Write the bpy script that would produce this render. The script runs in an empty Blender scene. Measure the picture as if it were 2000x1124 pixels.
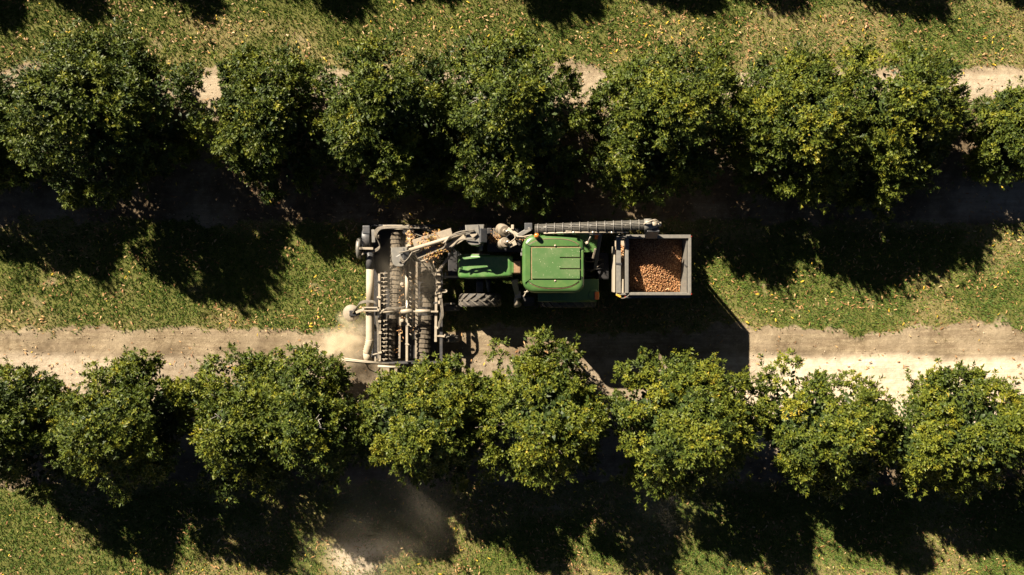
import bpy, bmesh, math, random
import numpy as np
from mathutils import Vector, Matrix, Euler

random.seed(7)
rng = np.random.default_rng(11)
R = math.radians
scene = bpy.context.scene
col = scene.collection

# ------------------------------------------------------------------ camera, light, exposure
CAM_H = 25.0
cam_d = bpy.data.cameras.new('drone_camera')
cam_d.sensor_width = 36.0
cam_d.lens = 28.0
cam_d.clip_start = 0.5
cam_d.clip_end = 6000.0
cam = bpy.data.objects.new('drone_camera', cam_d)
cam.location = (0, 0, CAM_H)
cam.rotation_euler = (0, 0, 0)
col.objects.link(cam)
scene.camera = cam

SUN_EL = 35.0
SUN_AZ = -40.0            # clockwise from +Y
wd = bpy.data.worlds.new('World')
scene.world = wd
wd.use_nodes = True
wn = wd.node_tree
sky = wn.nodes.new('ShaderNodeTexSky')
sky.sky_type = 'NISHITA'
sky.sun_disc = False
sky.sun_elevation = R(SUN_EL)
sky.sun_rotation = R(SUN_AZ)
sky.air_density = 0.12
sky.dust_density = 0.2
wn.links.new(sky.outputs[0], wn.nodes['Background'].inputs[0])
wn.nodes['Background'].inputs[1].default_value = 0.05

sun_d = bpy.data.lights.new('sun', 'SUN')
sun_d.energy = 5.0
sun_d.angle = R(0.53)
sun_d.color = (1.0, 0.865, 0.70)
sun = bpy.data.objects.new('sun', sun_d)
col.objects.link(sun)
LD = Vector((-math.sin(R(SUN_AZ)) * math.cos(R(SUN_EL)), -math.cos(R(SUN_AZ)) * math.cos(R(SUN_EL)), -math.sin(R(SUN_EL))))
sun.rotation_euler = LD.to_track_quat('-Z', 'Y').to_euler()
sun.location = (-20, 24, 30)

scene.view_settings.view_transform = 'Standard'
scene.view_settings.look = 'None'
scene.view_settings.gamma = 1.0
scene.view_settings.exposure = 1.72
scene.view_settings.use_curve_mapping = False
scene.cycles.max_bounces = 6
scene.cycles.diffuse_bounces = 3
scene.cycles.glossy_bounces = 2
scene.cycles.transparent_max_bounces = 8
scene.cycles.volume_bounces = 4
scene.cycles.volume_step_rate = 1.5
scene.cycles.volume_max_steps = 128


def W(px, py, h):
    """a photograph position at height h, in metres on site (62.2 px per metre on the ground)"""
    k = 1555.0 / (CAM_H - h)
    return Vector(((px - 1000.0) / k, (562.0 - py) / k, h))


# ------------------------------------------------------------------ materials
def nn(t, ty, x=0, y=0):
    n = t.nodes.new(ty)
    n.location = (x, y)
    return n


def ramp(t, fac, stops):
    r = nn(t, 'ShaderNodeValToRGB')
    while len(r.color_ramp.elements) < len(stops):
        r.color_ramp.elements.new(0.5)
    for e, (p, c) in zip(r.color_ramp.elements, stops):
        e.position = p
        e.color = (*c, 1) if len(c) == 3 else c
    t.links.new(fac, r.inputs[0])
    return r.outputs[0]


def mixc(t, fac, a, b, mode='MIX'):
    m = nn(t, 'ShaderNodeMix')
    m.data_type = 'RGBA'
    m.blend_type = mode
    if isinstance(fac, (int, float)):
        m.inputs[0].default_value = fac
    else:
        t.links.new(fac, m.inputs[0])
    for v, i in ((a, 6), (b, 7)):
        if isinstance(v, tuple):
            m.inputs[i].default_value = (*v, 1)
        else:
            t.links.new(v, m.inputs[i])
    return m.outputs[2]


def math_(t, op, a, b=0.0, clamp=False):
    m = nn(t, 'ShaderNodeMath')
    m.operation = op
    m.use_clamp = clamp
    for v, i in ((a, 0), (b, 1)):
        if isinstance(v, (int, float)):
            m.inputs[i].default_value = v
        else:
            t.links.new(v, m.inputs[i])
    return m.outputs[0]


def noise(t, scale, detail=4.0, rough=0.6, vec=None, dist=0.0):
    n = nn(t, 'ShaderNodeTexNoise')
    n.inputs['Scale'].default_value = scale
    n.inputs['Detail'].default_value = detail
    n.inputs['Roughness'].default_value = rough
    n.inputs['Distortion'].default_value = dist
    if vec is None:
        tc = nn(t, 'ShaderNodeTexCoord')
        vec = tc.outputs['Object']
    t.links.new(vec, n.inputs['Vector'])
    return n.outputs[0]


def mat(name, base, rough=0.55, metal=0.0, dust=0.35, dustcol=(0.42, 0.34, 0.24), bump=0.15, scale=9.0, spec=0.5, coat=0.0, lo=0.42, hi=0.72, chip=None):
    m = bpy.data.materials.new(name)
    m.use_nodes = True
    t = m.node_tree
    b = t.nodes['Principled BSDF']
    n1 = noise(t, scale, 6, 0.65)
    n2 = noise(t, scale * 7, 4, 0.7)
    f = ramp(t, n1, [(lo, (0, 0, 0)), (hi, (1, 1, 1))])
    g = ramp(t, n2, [(0.35, (0.35, 0.35, 0.35)), (0.7, (1, 1, 1))])
    d = math_(t, 'MULTIPLY', f, g)
    d = math_(t, 'MULTIPLY', d, dust, True)
    c = mixc(t, d, base, dustcol)
    if chip:
        n3 = noise(t, 26.0, 2, 0.5)
        cf = ramp(t, n3, [(0.70, (0, 0, 0)), (0.73, (1, 1, 1))])
        c = mixc(t, cf, c, chip)
    t.links.new(c, b.inputs['Base Color'])
    b.inputs['Metallic'].default_value = metal
    rr = math_(t, 'MULTIPLY_ADD', d, 0.4)
    t.nodes[-1].inputs[2].default_value = rough
    t.links.new(rr, b.inputs['Roughness'])
    b.inputs['Specular IOR Level'].default_value = spec
    b.inputs['Coat Weight'].default_value = coat
    b.inputs['Coat Roughness'].default_value = 0.12
    if bump:
        bp = nn(t, 'ShaderNodeBump')
        bp.inputs['Strength'].default_value = bump
        bp.inputs['Distance'].default_value = 0.01
        t.links.new(n2, bp.inputs['Height'])
        t.links.new(bp.outputs[0], b.inputs['Normal'])
    return m


M = {}
M['green'] = mat('green_paint', (0.052, 0.122, 0.032), 0.34, dust=0.32, dustcol=(0.22, 0.26, 0.07), bump=0.03, scale=3.0, coat=0.35)
M['hood_green'] = mat('dusty_green_paint', (0.055, 0.150, 0.035), 0.38, dust=0.5, dustcol=(0.26, 0.27, 0.13), bump=0.05, scale=4.0, coat=0.25, chip=(0.03, 0.035, 0.025))
M['hatch'] = mat('faded_green_paint', (0.058, 0.125, 0.036), 0.45, dust=0.6, dustcol=(0.175, 0.19, 0.09), bump=0.05, scale=2.5, coat=0.2, chip=(0.40, 0.40, 0.26))
M['seam'] = mat('dirt_in_seam', (0.20, 0.115, 0.06), 0.9, dust=0.6, dustcol=(0.48, 0.38, 0.25), bump=0.5, scale=20)
M['steel'] = mat('dusty_steel', (0.27, 0.235, 0.18), 0.55, metal=0.0, dust=0.8, dustcol=(0.42, 0.35, 0.245), bump=0.2, scale=8, lo=0.35, hi=0.6)
M['steel_light'] = mat('pale_dusty_steel', (0.36, 0.315, 0.24), 0.5, dust=0.75, dustcol=(0.33, 0.265, 0.18), bump=0.15, scale=6)
M['grey'] = mat('grey_metal', (0.17, 0.165, 0.15), 0.45, metal=0.25, dust=0.45, dustcol=(0.42, 0.37, 0.28), bump=0.12, scale=7)
M['galv'] = mat('galvanised_metal', (0.165, 0.160, 0.142), 0.45, metal=0.2, dust=0.5, dustcol=(0.34, 0.30, 0.22), bump=0.1, scale=10)
M['auger'] = mat('dark_galvanised_metal', (0.10, 0.097, 0.085), 0.45, metal=0.2, dust=0.5, dustcol=(0.27, 0.235, 0.17), bump=0.1, scale=10)
M['dark'] = mat('dark_metal', (0.035, 0.037, 0.04), 0.5, dust=0.35, dustcol=(0.22, 0.18, 0.13), bump=0.15, scale=8)
M['black'] = mat('black_metal', (0.012, 0.012, 0.013), 0.55, dust=0.2, dustcol=(0.12, 0.10, 0.075), bump=0.1, scale=8)
M['slate'] = mat('slate_paint', (0.045, 0.050, 0.056), 0.45, dust=0.35, dustcol=(0.26, 0.22, 0.17), bump=0.1, scale=5)
M['rubber'] = mat('dusty_rubber', (0.065, 0.055, 0.042), 0.85, dust=0.75, dustcol=(0.205, 0.165, 0.108), bump=0.4, scale=14, lo=0.35, hi=0.65)
M['tyre'] = mat('tyre_rubber', (0.035, 0.034, 0.032), 0.7, dust=0.6, dustcol=(0.20, 0.17, 0.125), bump=0.3, scale=10, lo=0.35, hi=0.7)
M['lug'] = mat('dusty_lug_rubber', (0.075, 0.068, 0.057), 0.75, dust=0.7, dustcol=(0.19, 0.165, 0.12), bump=0.3, scale=14, lo=0.35, hi=0.65)
M['hose'] = mat('hose_rubber', (0.09, 0.08, 0.065), 0.6, dust=0.7, dustcol=(0.34, 0.29, 0.21), bump=0.1, scale=12, lo=0.35, hi=0.65)
M['pale_hose'] = mat('pale_duct_skin', (0.39, 0.335, 0.24), 0.7, dust=0.8, dustcol=(0.24, 0.19, 0.125), bump=0.3, scale=6)
M['amber'] = mat('amber_lens', (0.62, 0.16, 0.02), 0.25, dust=0.12, bump=0.0, scale=12, coat=0.4)
M['red'] = mat('red_reflector', (0.38, 0.03, 0.02), 0.35, dust=0.2, bump=0.0)
M['yellow'] = mat('yellow_paint', (0.55, 0.33, 0.04), 0.45, dust=0.3, bump=0.05)
M['bolt'] = mat('bright_bolt', (0.6, 0.57, 0.5), 0.35, metal=0.7, dust=0.2, bump=0.0)
M['glass'] = mat('dark_glass', (0.012, 0.016, 0.016), 0.08, dust=0.08, bump=0.0, spec=0.8)


def attr_mat(name, attr, stops, rough=0.5, spec=0.5, transl=0.0, hue_noise=None, bump=0.0):
    m = bpy.data.materials.new(name)
    m.use_nodes = True
    t = m.node_tree
    b = t.nodes['Principled BSDF']
    a = nn(t, 'ShaderNodeAttribute')
    a.attribute_name = attr
    c = ramp(t, a.outputs['Fac'], stops)
    t.links.new(c, b.inputs['Base Color'])
    b.inputs['Roughness'].default_value = rough
    b.inputs['Specular IOR Level'].default_value = spec
    if transl:
        tr = nn(t, 'ShaderNodeBsdfTranslucent')
        t.links.new(c, tr.inputs[0])
        mx = nn(t, 'ShaderNodeMixShader')
        mx.inputs[0].default_value = transl
        t.links.new(b.outputs[0], mx.inputs[1])
        t.links.new(tr.outputs[0], mx.inputs[2])
        t.links.new(mx.outputs[0], t.nodes['Material Output'].inputs[0])
    return m


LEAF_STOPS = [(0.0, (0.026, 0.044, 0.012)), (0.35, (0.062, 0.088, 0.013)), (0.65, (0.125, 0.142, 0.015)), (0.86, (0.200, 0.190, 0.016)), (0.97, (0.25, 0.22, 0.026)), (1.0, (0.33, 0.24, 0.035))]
M['leaf'] = attr_mat('tree_leaf', 'tint', LEAF_STOPS, 0.5, 0.2, 0.08)
M['drum'] = mat('tan_drum_metal', (0.20, 0.17, 0.125), 0.6, dust=0.8, dustcol=(0.32, 0.265, 0.185), bump=0.2, scale=9)
M['bark'] = mat('grey_bark', (0.16, 0.13, 0.10), 0.9, dust=0.5, dustcol=(0.30, 0.26, 0.20), bump=0.6, scale=12)
M['blade'] = attr_mat('grass_blade', 'tint', [(0.0, (0.045, 0.082, 0.016)), (0.45, (0.084, 0.145, 0.020)), (0.72, (0.175, 0.200, 0.032)), (1.0, (0.44, 0.34, 0.14))], 0.6, 0.25, 0.12)
M['litter'] = attr_mat('dry_leaf', 'tint', [(0.0, (0.11, 0.052, 0.025)), (0.3, (0.30, 0.15, 0.06)), (0.6, (0.44, 0.27, 0.115)), (0.85, (0.58, 0.43, 0.24)), (0.9, (0.55, 0.36, 0.03)), (1.0, (0.60, 0.44, 0.05))], 0.6, 0.3, 0.08)
M['clod'] = attr_mat('soil_clod', 'tint', [(0.0, (0.12, 0.085, 0.05)), (0.6, (0.30, 0.235, 0.15)), (1.0, (0.50, 0.42, 0.30))], 0.95, 0.1)
M['nut'] = attr_mat('nut_shell', 'tint', [(0.0, (0.075, 0.03, 0.014)), (0.4, (0.27, 0.118, 0.048)), (0.8, (0.47, 0.245, 0.105)), (1.0, (0.56, 0.36, 0.19))], 0.5, 0.35)


# ------------------------------------------------------------------ mesh helpers
WORLD = {}


def np_mesh(name, verts, tris, m, tint=None, smooth=False):
    me = bpy.data.meshes.new(name)
    nv, nt = len(verts), len(tris)
    me.vertices.add(nv)
    me.vertices.foreach_set('co', np.ascontiguousarray(verts, dtype=np.float32).ravel())
    me.loops.add(nt * 3)
    me.polygons.add(nt)
    me.polygons.foreach_set('loop_start', np.arange(0, nt * 3, 3, dtype=np.int32))
    me.polygons.foreach_set('loop_total', np.full(nt, 3, dtype=np.int32))
    me.loops.foreach_set('vertex_index', np.ascontiguousarray(tris, dtype=np.int32).ravel())
    if tint is not None:
        a = me.attributes.new('tint', 'FLOAT', 'POINT')
        a.data.foreach_set('value', np.ascontiguousarray(tint, dtype=np.float32))
    if smooth:
        me.polygons.foreach_set('use_smooth', np.ones(nt, dtype=bool))
    me.update(calc_edges=True)
    me.materials.append(m)
    return me


def link(o, parent=None):
    col.objects.link(o)
    if parent is not None:
        o.parent = parent
        WORLD[o.name] = WORLD.get(parent.name, Vector((0, 0, 0)))
    else:
        WORLD[o.name] = Vector(o.location)
    return o


def thing(name, label, cat, loc=(0, 0, 0), group=None):
    o = bpy.data.objects.new(name, None)
    o.empty_display_size = 0.3
    o.location = loc
    link(o)
    o['label'] = label
    o['category'] = cat
    if group:
        o['group'] = group
    return o


class MB:
    def __init__(s):
        s.v, s.f, s.sm = [], [], []

    def add(s, verts, faces, smooth=False):
        o = len(s.v)
        s.v += [tuple(v) for v in verts]
        s.f += [tuple(i + o for i in f) for f in faces]
        s.sm += [smooth] * len(faces)
        return s

    def box(s, c, size, rot=None, taper=None):
        x, y, z = size[0] / 2, size[1] / 2, size[2] / 2
        t = taper or (1, 1)
        vs = [Vector((sx * x * (t[0] if sz > 0 else 1), sy * y * (t[1] if sz > 0 else 1), sz * z)) for sz in (-1, 1) for sy in (-1, 1) for sx in (-1, 1)]
        if rot is not None:
            mt = Euler(rot).to_matrix() if not isinstance(rot, Matrix) else rot
            vs = [mt @ v for v in vs]
        c = Vector(c)
        return s.add([v + c for v in vs], [(0, 2, 3, 1), (4, 5, 7, 6), (0, 1, 5, 4), (2, 6, 7, 3), (0, 4, 6, 2), (1, 3, 7, 5)])

    def bar(s, a, b, w, h=None, up=(0, 0, 1)):
        """rectangular bar from a to b"""
        a, b = Vector(a), Vector(b)
        h = h or w
        d = (b - a)
        L = d.length
        d.normalize()
        u = Vector(up)
        if abs(d.dot(u)) > 0.97:
            u = Vector((1, 0, 0))
        side = d.cross(u).normalized()
        u = side.cross(d).normalized()
        mt = Matrix((d, side, u)).transposed()
        return s.box((a + b) / 2, (L, w, h), mt)

    def tube(s, pts, r, n=8, cap=True, smooth=True):
        pts = [Vector(p) for p in pts]
        rs = r if isinstance(r, (list, tuple)) else [r] * len(pts)
        rings = []
        prev = None
        for i, p in enumerate(pts):
            d = (pts[min(i + 1, len(pts) - 1)] - pts[max(i - 1, 0)]).normalized()
            if prev is None:
                u = Vector((0, 0, 1)) if abs(d.z) < 0.9 else Vector((1, 0, 0))
                a = d.cross(u).normalized()
            else:
                a = (prev - d * prev.dot(d)).normalized()
            prev = a
            b = d.cross(a).normalized()
            rings.append([p + (a * math.cos(2 * math.pi * k / n) + b * math.sin(2 * math.pi * k / n)) * rs[i] for k in range(n)])
        vs = [v for ring in rings for v in ring]
        fs = []
        for i in range(len(rings) - 1):
            for k in range(n):
                k2 = (k + 1) % n
                fs.append((i * n + k, i * n + k2, (i + 1) * n + k2, (i + 1) * n + k))
        s.add(vs, fs, smooth)
        if cap:
            o = len(s.v) - len(vs)
            s.f.append(tuple(o + k for k in reversed(range(n))))
            s.sm.append(False)
            o2 = o + (len(rings) - 1) * n
            s.f.append(tuple(o2 + k for k in range(n)))
            s.sm.append(False)
        return s

    def loft(s, rings, cap0=True, cap1=True, smooth=False):
        n = len(rings[0])
        vs = [v for ring in rings for v in ring]
        fs = []
        for i in range(len(rings) - 1):
            for k in range(n):
                k2 = (k + 1) % n
                fs.append((i * n + k, i * n + k2, (i + 1) * n + k2, (i + 1) * n + k))
        s.add(vs, fs, smooth)
        o = len(s.v) - len(vs)
        if cap0:
            s.f.append(tuple(o + k for k in reversed(range(n))))
            s.sm.append(False)
        if cap1:
            o2 = o + (len(rings) - 1) * n
            s.f.append(tuple(o2 + k for k in range(n)))
            s.sm.append(False)
        return s

    def lathe(s, prof, c, axis='Z', n=20, smooth=True, rot=None):
        """prof: (radius, along) pairs"""
        rings = []
        c = Vector(c)
        for (r, z) in prof:
            ring = []
            for k in range(n):
                a = 2 * math.pi * k / n
                if axis == 'Z':
                    v = Vector((r * math.cos(a), r * math.sin(a), z))
                elif axis == 'Y':
                    v = Vector((r * math.sin(a), z, r * math.cos(a)))
                else:
                    v = Vector((z, r * math.cos(a), r * math.sin(a)))
                if rot is not None:
                    v = rot @ v
                ring.append(v + c)
            rings.append(ring)
        return s.loft(rings, True, True, smooth)

    def prism(s, poly, z0, z1, inset=0.0):
        lo = [Vector((p[0], p[1], z0)) for p in poly]
        hi = [Vector((p[0], p[1], z1)) for p in poly]
        return s.loft([lo, hi])

    def build(s, name, m, parent=None, bevel=0.0, loc=None, segs=2):
        off = WORLD.get(parent.name, Vector((0, 0, 0))) if parent is not None else Vector(loc or (0, 0, 0))
        me = bpy.data.meshes.new(name)
        me.from_pydata([(v[0] - off.x, v[1] - off.y, v[2] - off.z) for v in s.v], [], s.f)
        me.polygons.foreach_set('use_smooth', s.sm)
        me.update()
        bm = bmesh.new()
        bm.from_mesh(me)
        bmesh.ops.recalc_face_normals(bm, faces=bm.faces)
        if bevel:
            ed = [e for e in bm.edges if len(e.link_faces) == 2 and e.calc_face_angle(0) > 0.6]
            bmesh.ops.bevel(bm, geom=ed, offset=bevel, segments=segs, profile=0.6, affect='EDGES', clamp_overlap=True)
        bm.to_mesh(me)
        bm.free()
        me.materials.append(m)
        o = bpy.data.objects.new(name, me)
        if parent is None:
            o.location = off
        return link(o, parent)


def copy_part(src, parent, loc=None, rot=None, scale=None):
    c = src.copy()
    col.objects.link(c)
    c.parent = parent
    WORLD[c.name] = WORLD.get(parent.name, Vector((0, 0, 0)))
    if loc is not None:
        c.location = loc
    if rot is not None:
        c.rotation_euler = rot
    if scale is not None:
        c.scale = scale
    return c


def curve_pts(ctrl, n=8):
    """Catmull-Rom through ctrl"""
    P = [Vector(c) for c in ctrl]
    P = [P[0] * 2 - P[1]] + P + [P[-1] * 2 - P[-2]]
    out = []
    for i in range(1, len(P) - 2):
        for k in range(n):
            t = k / n
            a, b, c, d = P[i - 1], P[i], P[i + 1], P[i + 2]
            out.append(0.5 * ((2 * b) + (c - a) * t + (2 * a - 5 * b + 4 * c - d) * t * t + (3 * b - a - 3 * c + d) * t ** 3))
    out.append(P[-2])
    return out


# numpy value noise
def _h(ix, iy, seed):
    n = (ix.astype(np.int64) * 374761393 + iy.astype(np.int64) * 668265263 + seed * 1274126177) & 0x7fffffff
    n = ((n ^ (n >> 13)) * 1274126177) & 0x7fffffff
    return ((n ^ (n >> 16)) & 0xffff) / 65535.0


def vnoise(x, y, seed=0, octs=4):
    x = np.asarray(x, float)
    y = np.asarray(y, float)
    tot = np.zeros_like(x)
    amp, s = 1.0, 0.0
    for o in range(octs):
        xi, yi = np.floor(x), np.floor(y)
        fx, fy = x - xi, y - yi
        fx = fx * fx * (3 - 2 * fx)
        fy = fy * fy * (3 - 2 * fy)
        v = (_h(xi, yi, seed + o) * (1 - fx) + _h(xi + 1, yi, seed + o) * fx) * (1 - fy) + (_h(xi, yi + 1, seed + o) * (1 - fx) + _h(xi + 1, yi + 1, seed + o) * fx) * fy
        tot += v * amp
        s += amp
        amp *= 0.5
        x, y = x * 2.03 + 17.1, y * 2.03 - 9.7
    return tot / s


def sstep(a, b, x):
    t = np.clip((x - a) / (b - a), 0, 1)
    return t * t * (3 - 2 * t)


# ------------------------------------------------------------------ the ground
ROW0, PER = 4.45, 8.15


def grass_mask(x, y):
    d = np.abs((y - ROW0 + PER / 2) % PER - PER / 2)
    w = 2.36 + 0.55 * (vnoise(x * 0.55, y * 0.55, 3, 4) - 0.5) + 0.5 * (vnoise(x * 2.5, y * 2.5, 5, 3) - 0.5)
    g = sstep(-0.12, 0.22, d - w)
    patch = np.exp(-((x + 4.9) / 1.3) ** 2 - ((y + 8.5) / 0.9) ** 2)
    g = g * (1 - 0.75 * patch)
    bare = sstep(0.70, 0.82, vnoise(x * 0.9 + 40, y * 1.3, 9, 4)) * 0.5
    return g * (1 - bare)


def dry_mask(x, y):
    d = np.abs((y - ROW0 + PER / 2) % PER - PER / 2)
    v = vnoise(x * 0.45, y * 0.75, 21, 4)
    edge = 1 - sstep(2.5, 3.3, d)
    v = v - 0.07 * (np.abs(y - 0.4) < 2.0)
    return np.clip(sstep(0.45, 0.70, v + 0.20 * edge) * 0.68, 0, 1)


def pale_mask(x, y):
    a = sstep(-2.0, -2.35, y + 0.35 * (vnoise(x * 0.5, y * 0.9, 31, 4) - 0.5)) * sstep(-5.6, -4.4, y)
    a = a * (0.28 + 0.72 * sstep(4.5, 9.0, x) + 0.25 * sstep(-9.5, -13, x))
    b = sstep(5.6, 6.1, y) * sstep(7.0, 6.5, y) * (0.25 + 0.25 * sstep(11, 14, x))
    c = sstep(1.9, 2.4, y) * sstep(3.6, 3.0, y) * sstep(13.4, 14.4, x) * 0.35
    n = 0.55 + 0.75 * vnoise(x * 0.9, y * 1.4, 33, 5)
    a = a + 0.9 * np.exp(-((x + 4.9) / 1.3) ** 2 - ((y + 8.5) / 0.9) ** 2)  # pale patch put into the soil colour to brighten the sunlit dust
    return np.clip((a + b + c) * n, 0, 1)


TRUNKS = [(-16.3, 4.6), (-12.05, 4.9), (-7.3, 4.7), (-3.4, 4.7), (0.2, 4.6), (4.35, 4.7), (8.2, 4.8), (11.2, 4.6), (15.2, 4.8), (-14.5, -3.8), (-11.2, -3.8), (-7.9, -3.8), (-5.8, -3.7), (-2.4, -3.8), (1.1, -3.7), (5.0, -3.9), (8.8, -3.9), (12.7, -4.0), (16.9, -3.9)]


def canopy_shade_mask(x, y):  # soil darkened around the trunks to deepen the shade beneath the trees
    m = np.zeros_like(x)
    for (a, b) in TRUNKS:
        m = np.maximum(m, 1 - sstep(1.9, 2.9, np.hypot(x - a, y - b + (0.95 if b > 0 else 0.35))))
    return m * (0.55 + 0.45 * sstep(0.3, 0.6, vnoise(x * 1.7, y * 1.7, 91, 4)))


def ground_z(x, y):
    z = 0.05 * (vnoise(x * 0.35, y * 0.35, 41, 3) - 0.5) + 0.03 * (vnoise(x * 2.2, y * 2.2, 43, 3) - 0.5)
    for yc in (1.6, -0.35, -1.75):
        z = z - 0.018 * np.exp(-((y - yc) / 0.2) ** 2)
    return z


fx = np.arange(-20, 20.01, 0.1)
fy = np.arange(-13, 13.01, 0.1)
far = np.array([24, 30, 45, 80, 200, 600, 1500, 3000.0])
gx = np.concatenate([-far[::-1], fx, far])
gy = np.concatenate([-(far[::-1] - 6), fy, far - 6])
GX, GY = np.meshgrid(gx, gy)
nx, ny = len(gx), len(gy)
gv = np.stack([GX.ravel(), GY.ravel(), np.zeros(nx * ny)], 1)
near = (np.abs(gv[:, 0]) < 20.05) & (np.abs(gv[:, 1]) < 13.05)
gv[near, 2] = ground_z(gv[near, 0], gv[near, 1])
ii = (np.arange(ny - 1)[:, None] * nx + np.arange(nx - 1)[None, :]).ravel()
gt = np.concatenate([np.stack([ii, ii + 1, ii + nx + 1], 1), np.stack([ii, ii + nx + 1, ii + nx], 1)])


def ground_mat():
    m = bpy.data.materials.new('orchard_ground')
    m.use_nodes = True
    t = m.node_tree
    b = t.nodes['Principled BSDF']
    b.inputs['Roughness'].default_value = 0.95
    b.inputs['Specular IOR Level'].default_value = 0.1
    A = {}
    for k in ('grass', 'dry', 'pale', 'canopy_shade'):
        a = nn(t, 'ShaderNodeAttribute')
        a.attribute_name = k
        A[k] = a.outputs['Fac']
    tc = nn(t, 'ShaderNodeTexCoord')
    mp = nn(t, 'ShaderNodeMapping')
    mp.inputs['Scale'].default_value = (0.22, 5.0, 1.0)
    t.links.new(tc.outputs['Object'], mp.inputs[0])
    streak = noise(t, 2.2, 5, 0.65, mp.outputs[0])
    big = noise(t, 0.7, 5, 0.6)
    mid = noise(t, 4.5, 6, 0.7)
    fine = noise(t, 38.0, 5, 0.75)
    # soil
    soil = ramp(t, mid, [(0.32, (0.120, 0.091, 0.054)), (0.47, (0.240, 0.189, 0.116)), (0.60, (0.330, 0.267, 0.170)), (0.72, (0.435, 0.362, 0.243))])
    soil = mixc(t, ramp(t, streak, [(0.38, (0.85, 0.85, 0.85)), (0.60, (0, 0, 0))]), soil, (0.165, 0.122, 0.078))
    soil = mixc(t, ramp(t, fine, [(0.34, (0.85, 0.85, 0.85)), (0.5, (0, 0, 0))]), soil, (0.105, 0.080, 0.045))
    soil = mixc(t, ramp(t, fine, [(0.58, (0, 0, 0)), (0.72, (0.7, 0.7, 0.7))]), soil, (0.42, 0.36, 0.25))
    soil = mixc(t, ramp(t, big, [(0.42, (0, 0, 0)), (0.7, (0.5, 0.5, 0.5))]), soil, (0.40, 0.33, 0.225))
    palec = ramp(t, mid, [(0.3, (0.48, 0.39, 0.275)), (0.6, (0.70, 0.605, 0.46))])
    palec = mixc(t, ramp(t, streak, [(0.4, (0.4, 0.4, 0.4)), (0.6, (0, 0, 0))]), palec, (0.40, 0.33, 0.235))
    shade_soil = ramp(t, mid, [(0.3, (0.050, 0.036, 0.022)), (0.55, (0.095, 0.070, 0.042)), (0.75, (0.17, 0.125, 0.075))])  # dark soil colour that carries the shade under the trees
    soil = mixc(t, math_(t, 'MULTIPLY', A['canopy_shade'], 0.85), soil, shade_soil)
    soil = mixc(t, A['pale'], soil, palec)
    # turf
    turf = ramp(t, fine, [(0.3, (0.034, 0.044, 0.013)), (0.48, (0.095, 0.105, 0.026)), (0.7, (0.20, 0.18, 0.06))])
    dryc = ramp(t, fine, [(0.3, (0.10, 0.082, 0.040)), (0.5, (0.235, 0.180, 0.085)), (0.7, (0.42, 0.325, 0.18))])
    turf = mixc(t, math_(t, 'MULTIPLY', A['dry'], ramp(t, mid, [(0.3, (0.3, 0.3, 0.3)), (0.6, (1, 1, 1))])), turf, dryc)
    e = math_(t, 'ADD', A['grass'], math_(t, 'MULTIPLY', math_(t, 'SUBTRACT', fine, 0.5), 0.9))
    gm = ramp(t, e, [(0.35, (0, 0, 0)), (0.62, (1, 1, 1))])
    t.links.new(mixc(t, gm, soil, turf), b.inputs['Base Color'])
    bp = nn(t, 'ShaderNodeBump')
    bp.inputs['Strength'].default_value = 1.0
    bp.inputs['Distance'].default_value = 0.03
    hgt = math_(t, 'ADD', math_(t, 'MULTIPLY', fine, 0.6), mid)
    t.links.new(hgt, bp.inputs['Height'])
    t.links.new(bp.outputs[0], b.inputs['Normal'])
    return m


gme = np_mesh('ground', gv, gt, ground_mat(), smooth=True)
for k, fn in (('grass', grass_mask), ('dry', dry_mask), ('pale', pale_mask), ('canopy_shade', canopy_shade_mask)):
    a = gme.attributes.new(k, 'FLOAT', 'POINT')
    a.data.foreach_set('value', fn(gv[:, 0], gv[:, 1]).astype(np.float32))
ground = bpy.data.objects.new('ground', gme)
ground['kind'] = 'structure'
ground['label'] = 'orchard floor of bare tan soil under the trees and turf in the alleys'
link(ground)


# grass, leaf litter, clods ------------------------------------------------
def rand_rot(n, tilt):
    """n random frames, mostly flat, tilted up to `tilt`"""
    az = rng.uniform(0, 2 * np.pi, n)
    d = np.stack([np.cos(az), np.sin(az), rng.normal(0, tilt, n)], 1)
    d /= np.linalg.norm(d, axis=1)[:, None]
    up = np.stack([rng.normal(0, tilt, n), rng.normal(0, tilt, n), np.ones(n)], 1)
    s = np.cross(up, d)
    s /= np.linalg.norm(s, axis=1)[:, None]
    u = np.cross(d, s)
    return d, s, u


LEAF_T = np.array([(0, 2, 1), (1, 2, 4), (1, 4, 3), (3, 4, 5)])


def leaves(base, d, s, u, L, Wd, curl):
    """six-point leaves: base, two at 35 %, two at 75 %, tip"""
    n = len(base)
    L, Wd, curl = [np.broadcast_to(q, (n,))[:, None] for q in (L, Wd, curl)]
    v = np.empty((n, 6, 3))
    v[:, 0] = base
    m1 = base + d * L * 0.36 + u * L * curl * 0.5
    m2 = base + d * L * 0.76 + u * L * curl * 0.35
    v[:, 1] = m1 + s * Wd * 0.46
    v[:, 2] = m1 - s * Wd * 0.46
    v[:, 3] = m2 + s * Wd * 0.42
    v[:, 4] = m2 - s * Wd * 0.42
    v[:, 5] = base + d * L - u * L * curl * 0.5
    t = (np.arange(n)[:, None, None] * 6 + LEAF_T[None]).reshape(-1, 3)
    return v.reshape(-1, 3), t


def stuff(name, me, label):
    o = bpy.data.objects.new(name, me)
    o['kind'] = 'stuff'
    o['label'] = label
    return link(o)


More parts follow.
